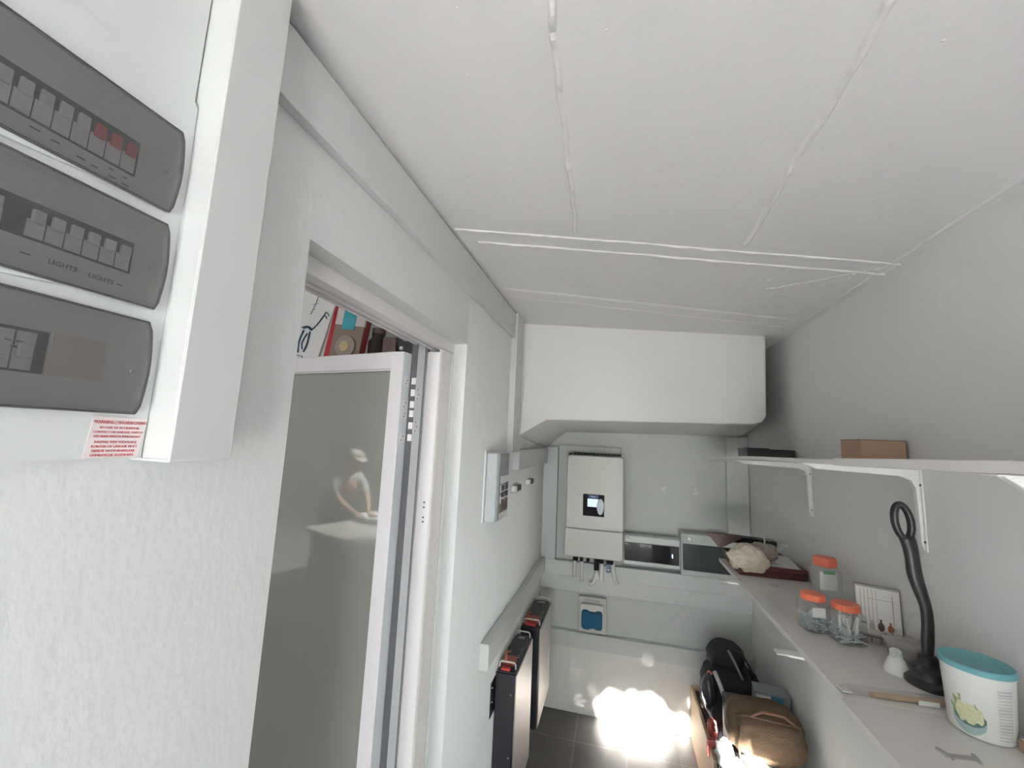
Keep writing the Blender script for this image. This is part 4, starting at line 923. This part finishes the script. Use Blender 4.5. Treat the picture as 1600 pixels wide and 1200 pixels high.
def skinned(name, verts, edges, radii, m_, parent, root=0, sub=2):
    me = bpy.data.meshes.new(name); me.from_pydata(verts, edges, []); me.materials.append(m_)
    o = bpy.data.objects.new(name, me); C.objects.link(o); o.parent = parent
    s = o.modifiers.new('skin', 'SKIN'); s.use_smooth_shade = True
    for i, r in enumerate(radii):
        sv = me.skin_vertices[0].data[i]; sv.radius = (r, r) if not isinstance(r, tuple) else r; sv.use_root = (i == root)
    b = o.modifiers.new('subdivision', 'SUBSURF'); b.levels = b.render_levels = sub
    return o
def person():
    base = Vector((-4.02, -.88, 0)); P = thing('person', 'person in cap and pale shirt bending over the kitchen counter', 'person', base)
    V, E, R_ = [], [], []
    def v(p, r, link=None):
        V.append(p); R_.append(r); i = len(V)-1
        if link is not None: E.append((link, i))
        return i
    pel = v((0, 0, .90), (.14, .11)); w = v((.03, 0, 1.02), (.13, .10), pel); ch = v((.10, 0, 1.20), (.15, .11), w); nk0 = v((.17, 0, 1.36), (.07, .06), ch); nk = v((.21, 0, 1.41), .052, nk0)
    hd_ = v((.24, 0, 1.46), (.068, .062), nk); hd2 = v((.26, 0, 1.51), (.085, .072), hd_); hd3 = v((.255, 0, 1.565), (.082, .072), hd2); v((.245, 0, 1.61), (.05, .05), hd3)
    for s in (-1, 1):
        sh = v((.15, s*.16, 1.31), .058, ch); el = v((.28, s*.20, 1.10), .043, sh); fa = v((.38, s*.15, 1.02), .036, el); wr = v((.47, s*.09, .955), .026, fa)
        pm = v((.52, s*.075, .94), .030, wr)
        for k, (dy, L) in enumerate(((-.028, .060), (-.009, .070), (.010, .066), (.028, .052))):
            a_ = v((.545, s*.075+dy, .94), .0098, pm); b_ = v((.545+L*.55, s*.075+dy*1.15, .928), .0088, a_); v((.545+L*.9, s*.075+dy*1.1, .905), .0078, b_)
        th = v((.505, s*.045, .93), .011, pm); v((.530, s*.025, .915), .009, th)
        hp_ = v((-.01, s*.10, .84), .095, pel); kn = v((.02, s*.11, .47), .06, hp_); an = v((-.02, s*.11, .09), .042, kn); ft = v((.06, s*.115, .04), .038, an); v((.15, s*.12, .03), .030, ft)
    skinned('body', V, E, R_, SKIN, P)
    skinned('shirt', [(0, 0, .90), (.03, 0, 1.02), (.10, 0, 1.20), (.165, 0, 1.345), (.15, -.16, 1.31), (.22, -.185, 1.19), (.27, -.20, 1.11), (.15, .16, 1.31), (.22, .185, 1.19), (.27, .20, 1.11)],
            [(0, 1), (1, 2), (2, 3), (2, 4), (4, 5), (5, 6), (2, 7), (7, 8), (8, 9)], [(.155, .13), (.145, .12), (.165, .13), (.075, .07), .072, .062, .058, .072, .062, .058], SHIRT, P)
    skinned('trousers', [(0, 0, .92), (-.01, -.10, .84), (.02, -.11, .47), (-.02, -.11, .12), (-.01, .10, .84), (.02, .11, .47), (-.02, .11, .12)],
            [(0, 1), (1, 2), (2, 3), (0, 4), (4, 5), (5, 6)], [(.155, .13), .115, .085, .07, .115, .085, .07], TROUS, P)
    def at(mb, nm, m_, smooth=True):
        o = mb.build(nm, m_, None, smooth=smooth); o.parent = P; return o
    at(MB().blob((.243, 0, 1.56), .098, .088, .082, flat=-.03, seg=28, rings=18), 'hair', HAIR)
    at(MB().blob((.247, 0, 1.585), .105, .094, .075, flat=-.02, seg=28, rings=18), 'cap', CAPM)
    at(MB().add([(.31, -.07, 1.575), (.43, -.05, 1.53), (.44, 0, 1.532), (.43, .05, 1.53), (.31, .07, 1.575), (.31, -.07, 1.567), (.43, -.05, 1.522), (.44, 0, 1.524), (.43, .05, 1.522), (.31, .07, 1.567)], [(0, 1, 2, 3, 4), (9, 8, 7, 6, 5), (0, 1, 6, 5), (1, 2, 7, 6), (2, 3, 8, 7), (3, 4, 9, 8)]), 'cap_peak', CAPM, False)
    for s in (-1, 1):
        at(MB().blob((.333, s*.028, 1.535), .010, .012, .008, seg=12, rings=8), 'eye', LABEL)
        at(MB().blob((.25, s*.076, 1.515), .016, .010, .028, seg=12, rings=8), 'ear', SKIN)
        at(MB().blob((.08, s*.118, .045), .14, .05, .045, e=.8, flat=-.044, seg=24, rings=14), 'shoe', BLACK)
    P.scale = (.94, .94, .94)
    at(MB().blob((.348, 0, 1.508), .020, .012, .022, seg=14, rings=10), 'nose', SKIN)
    at(MB().blob((.325, 0, 1.472), .010, .022, .006, seg=14, rings=8), 'mouth', mat('lips', (.35, .12, .10), .5))
person()
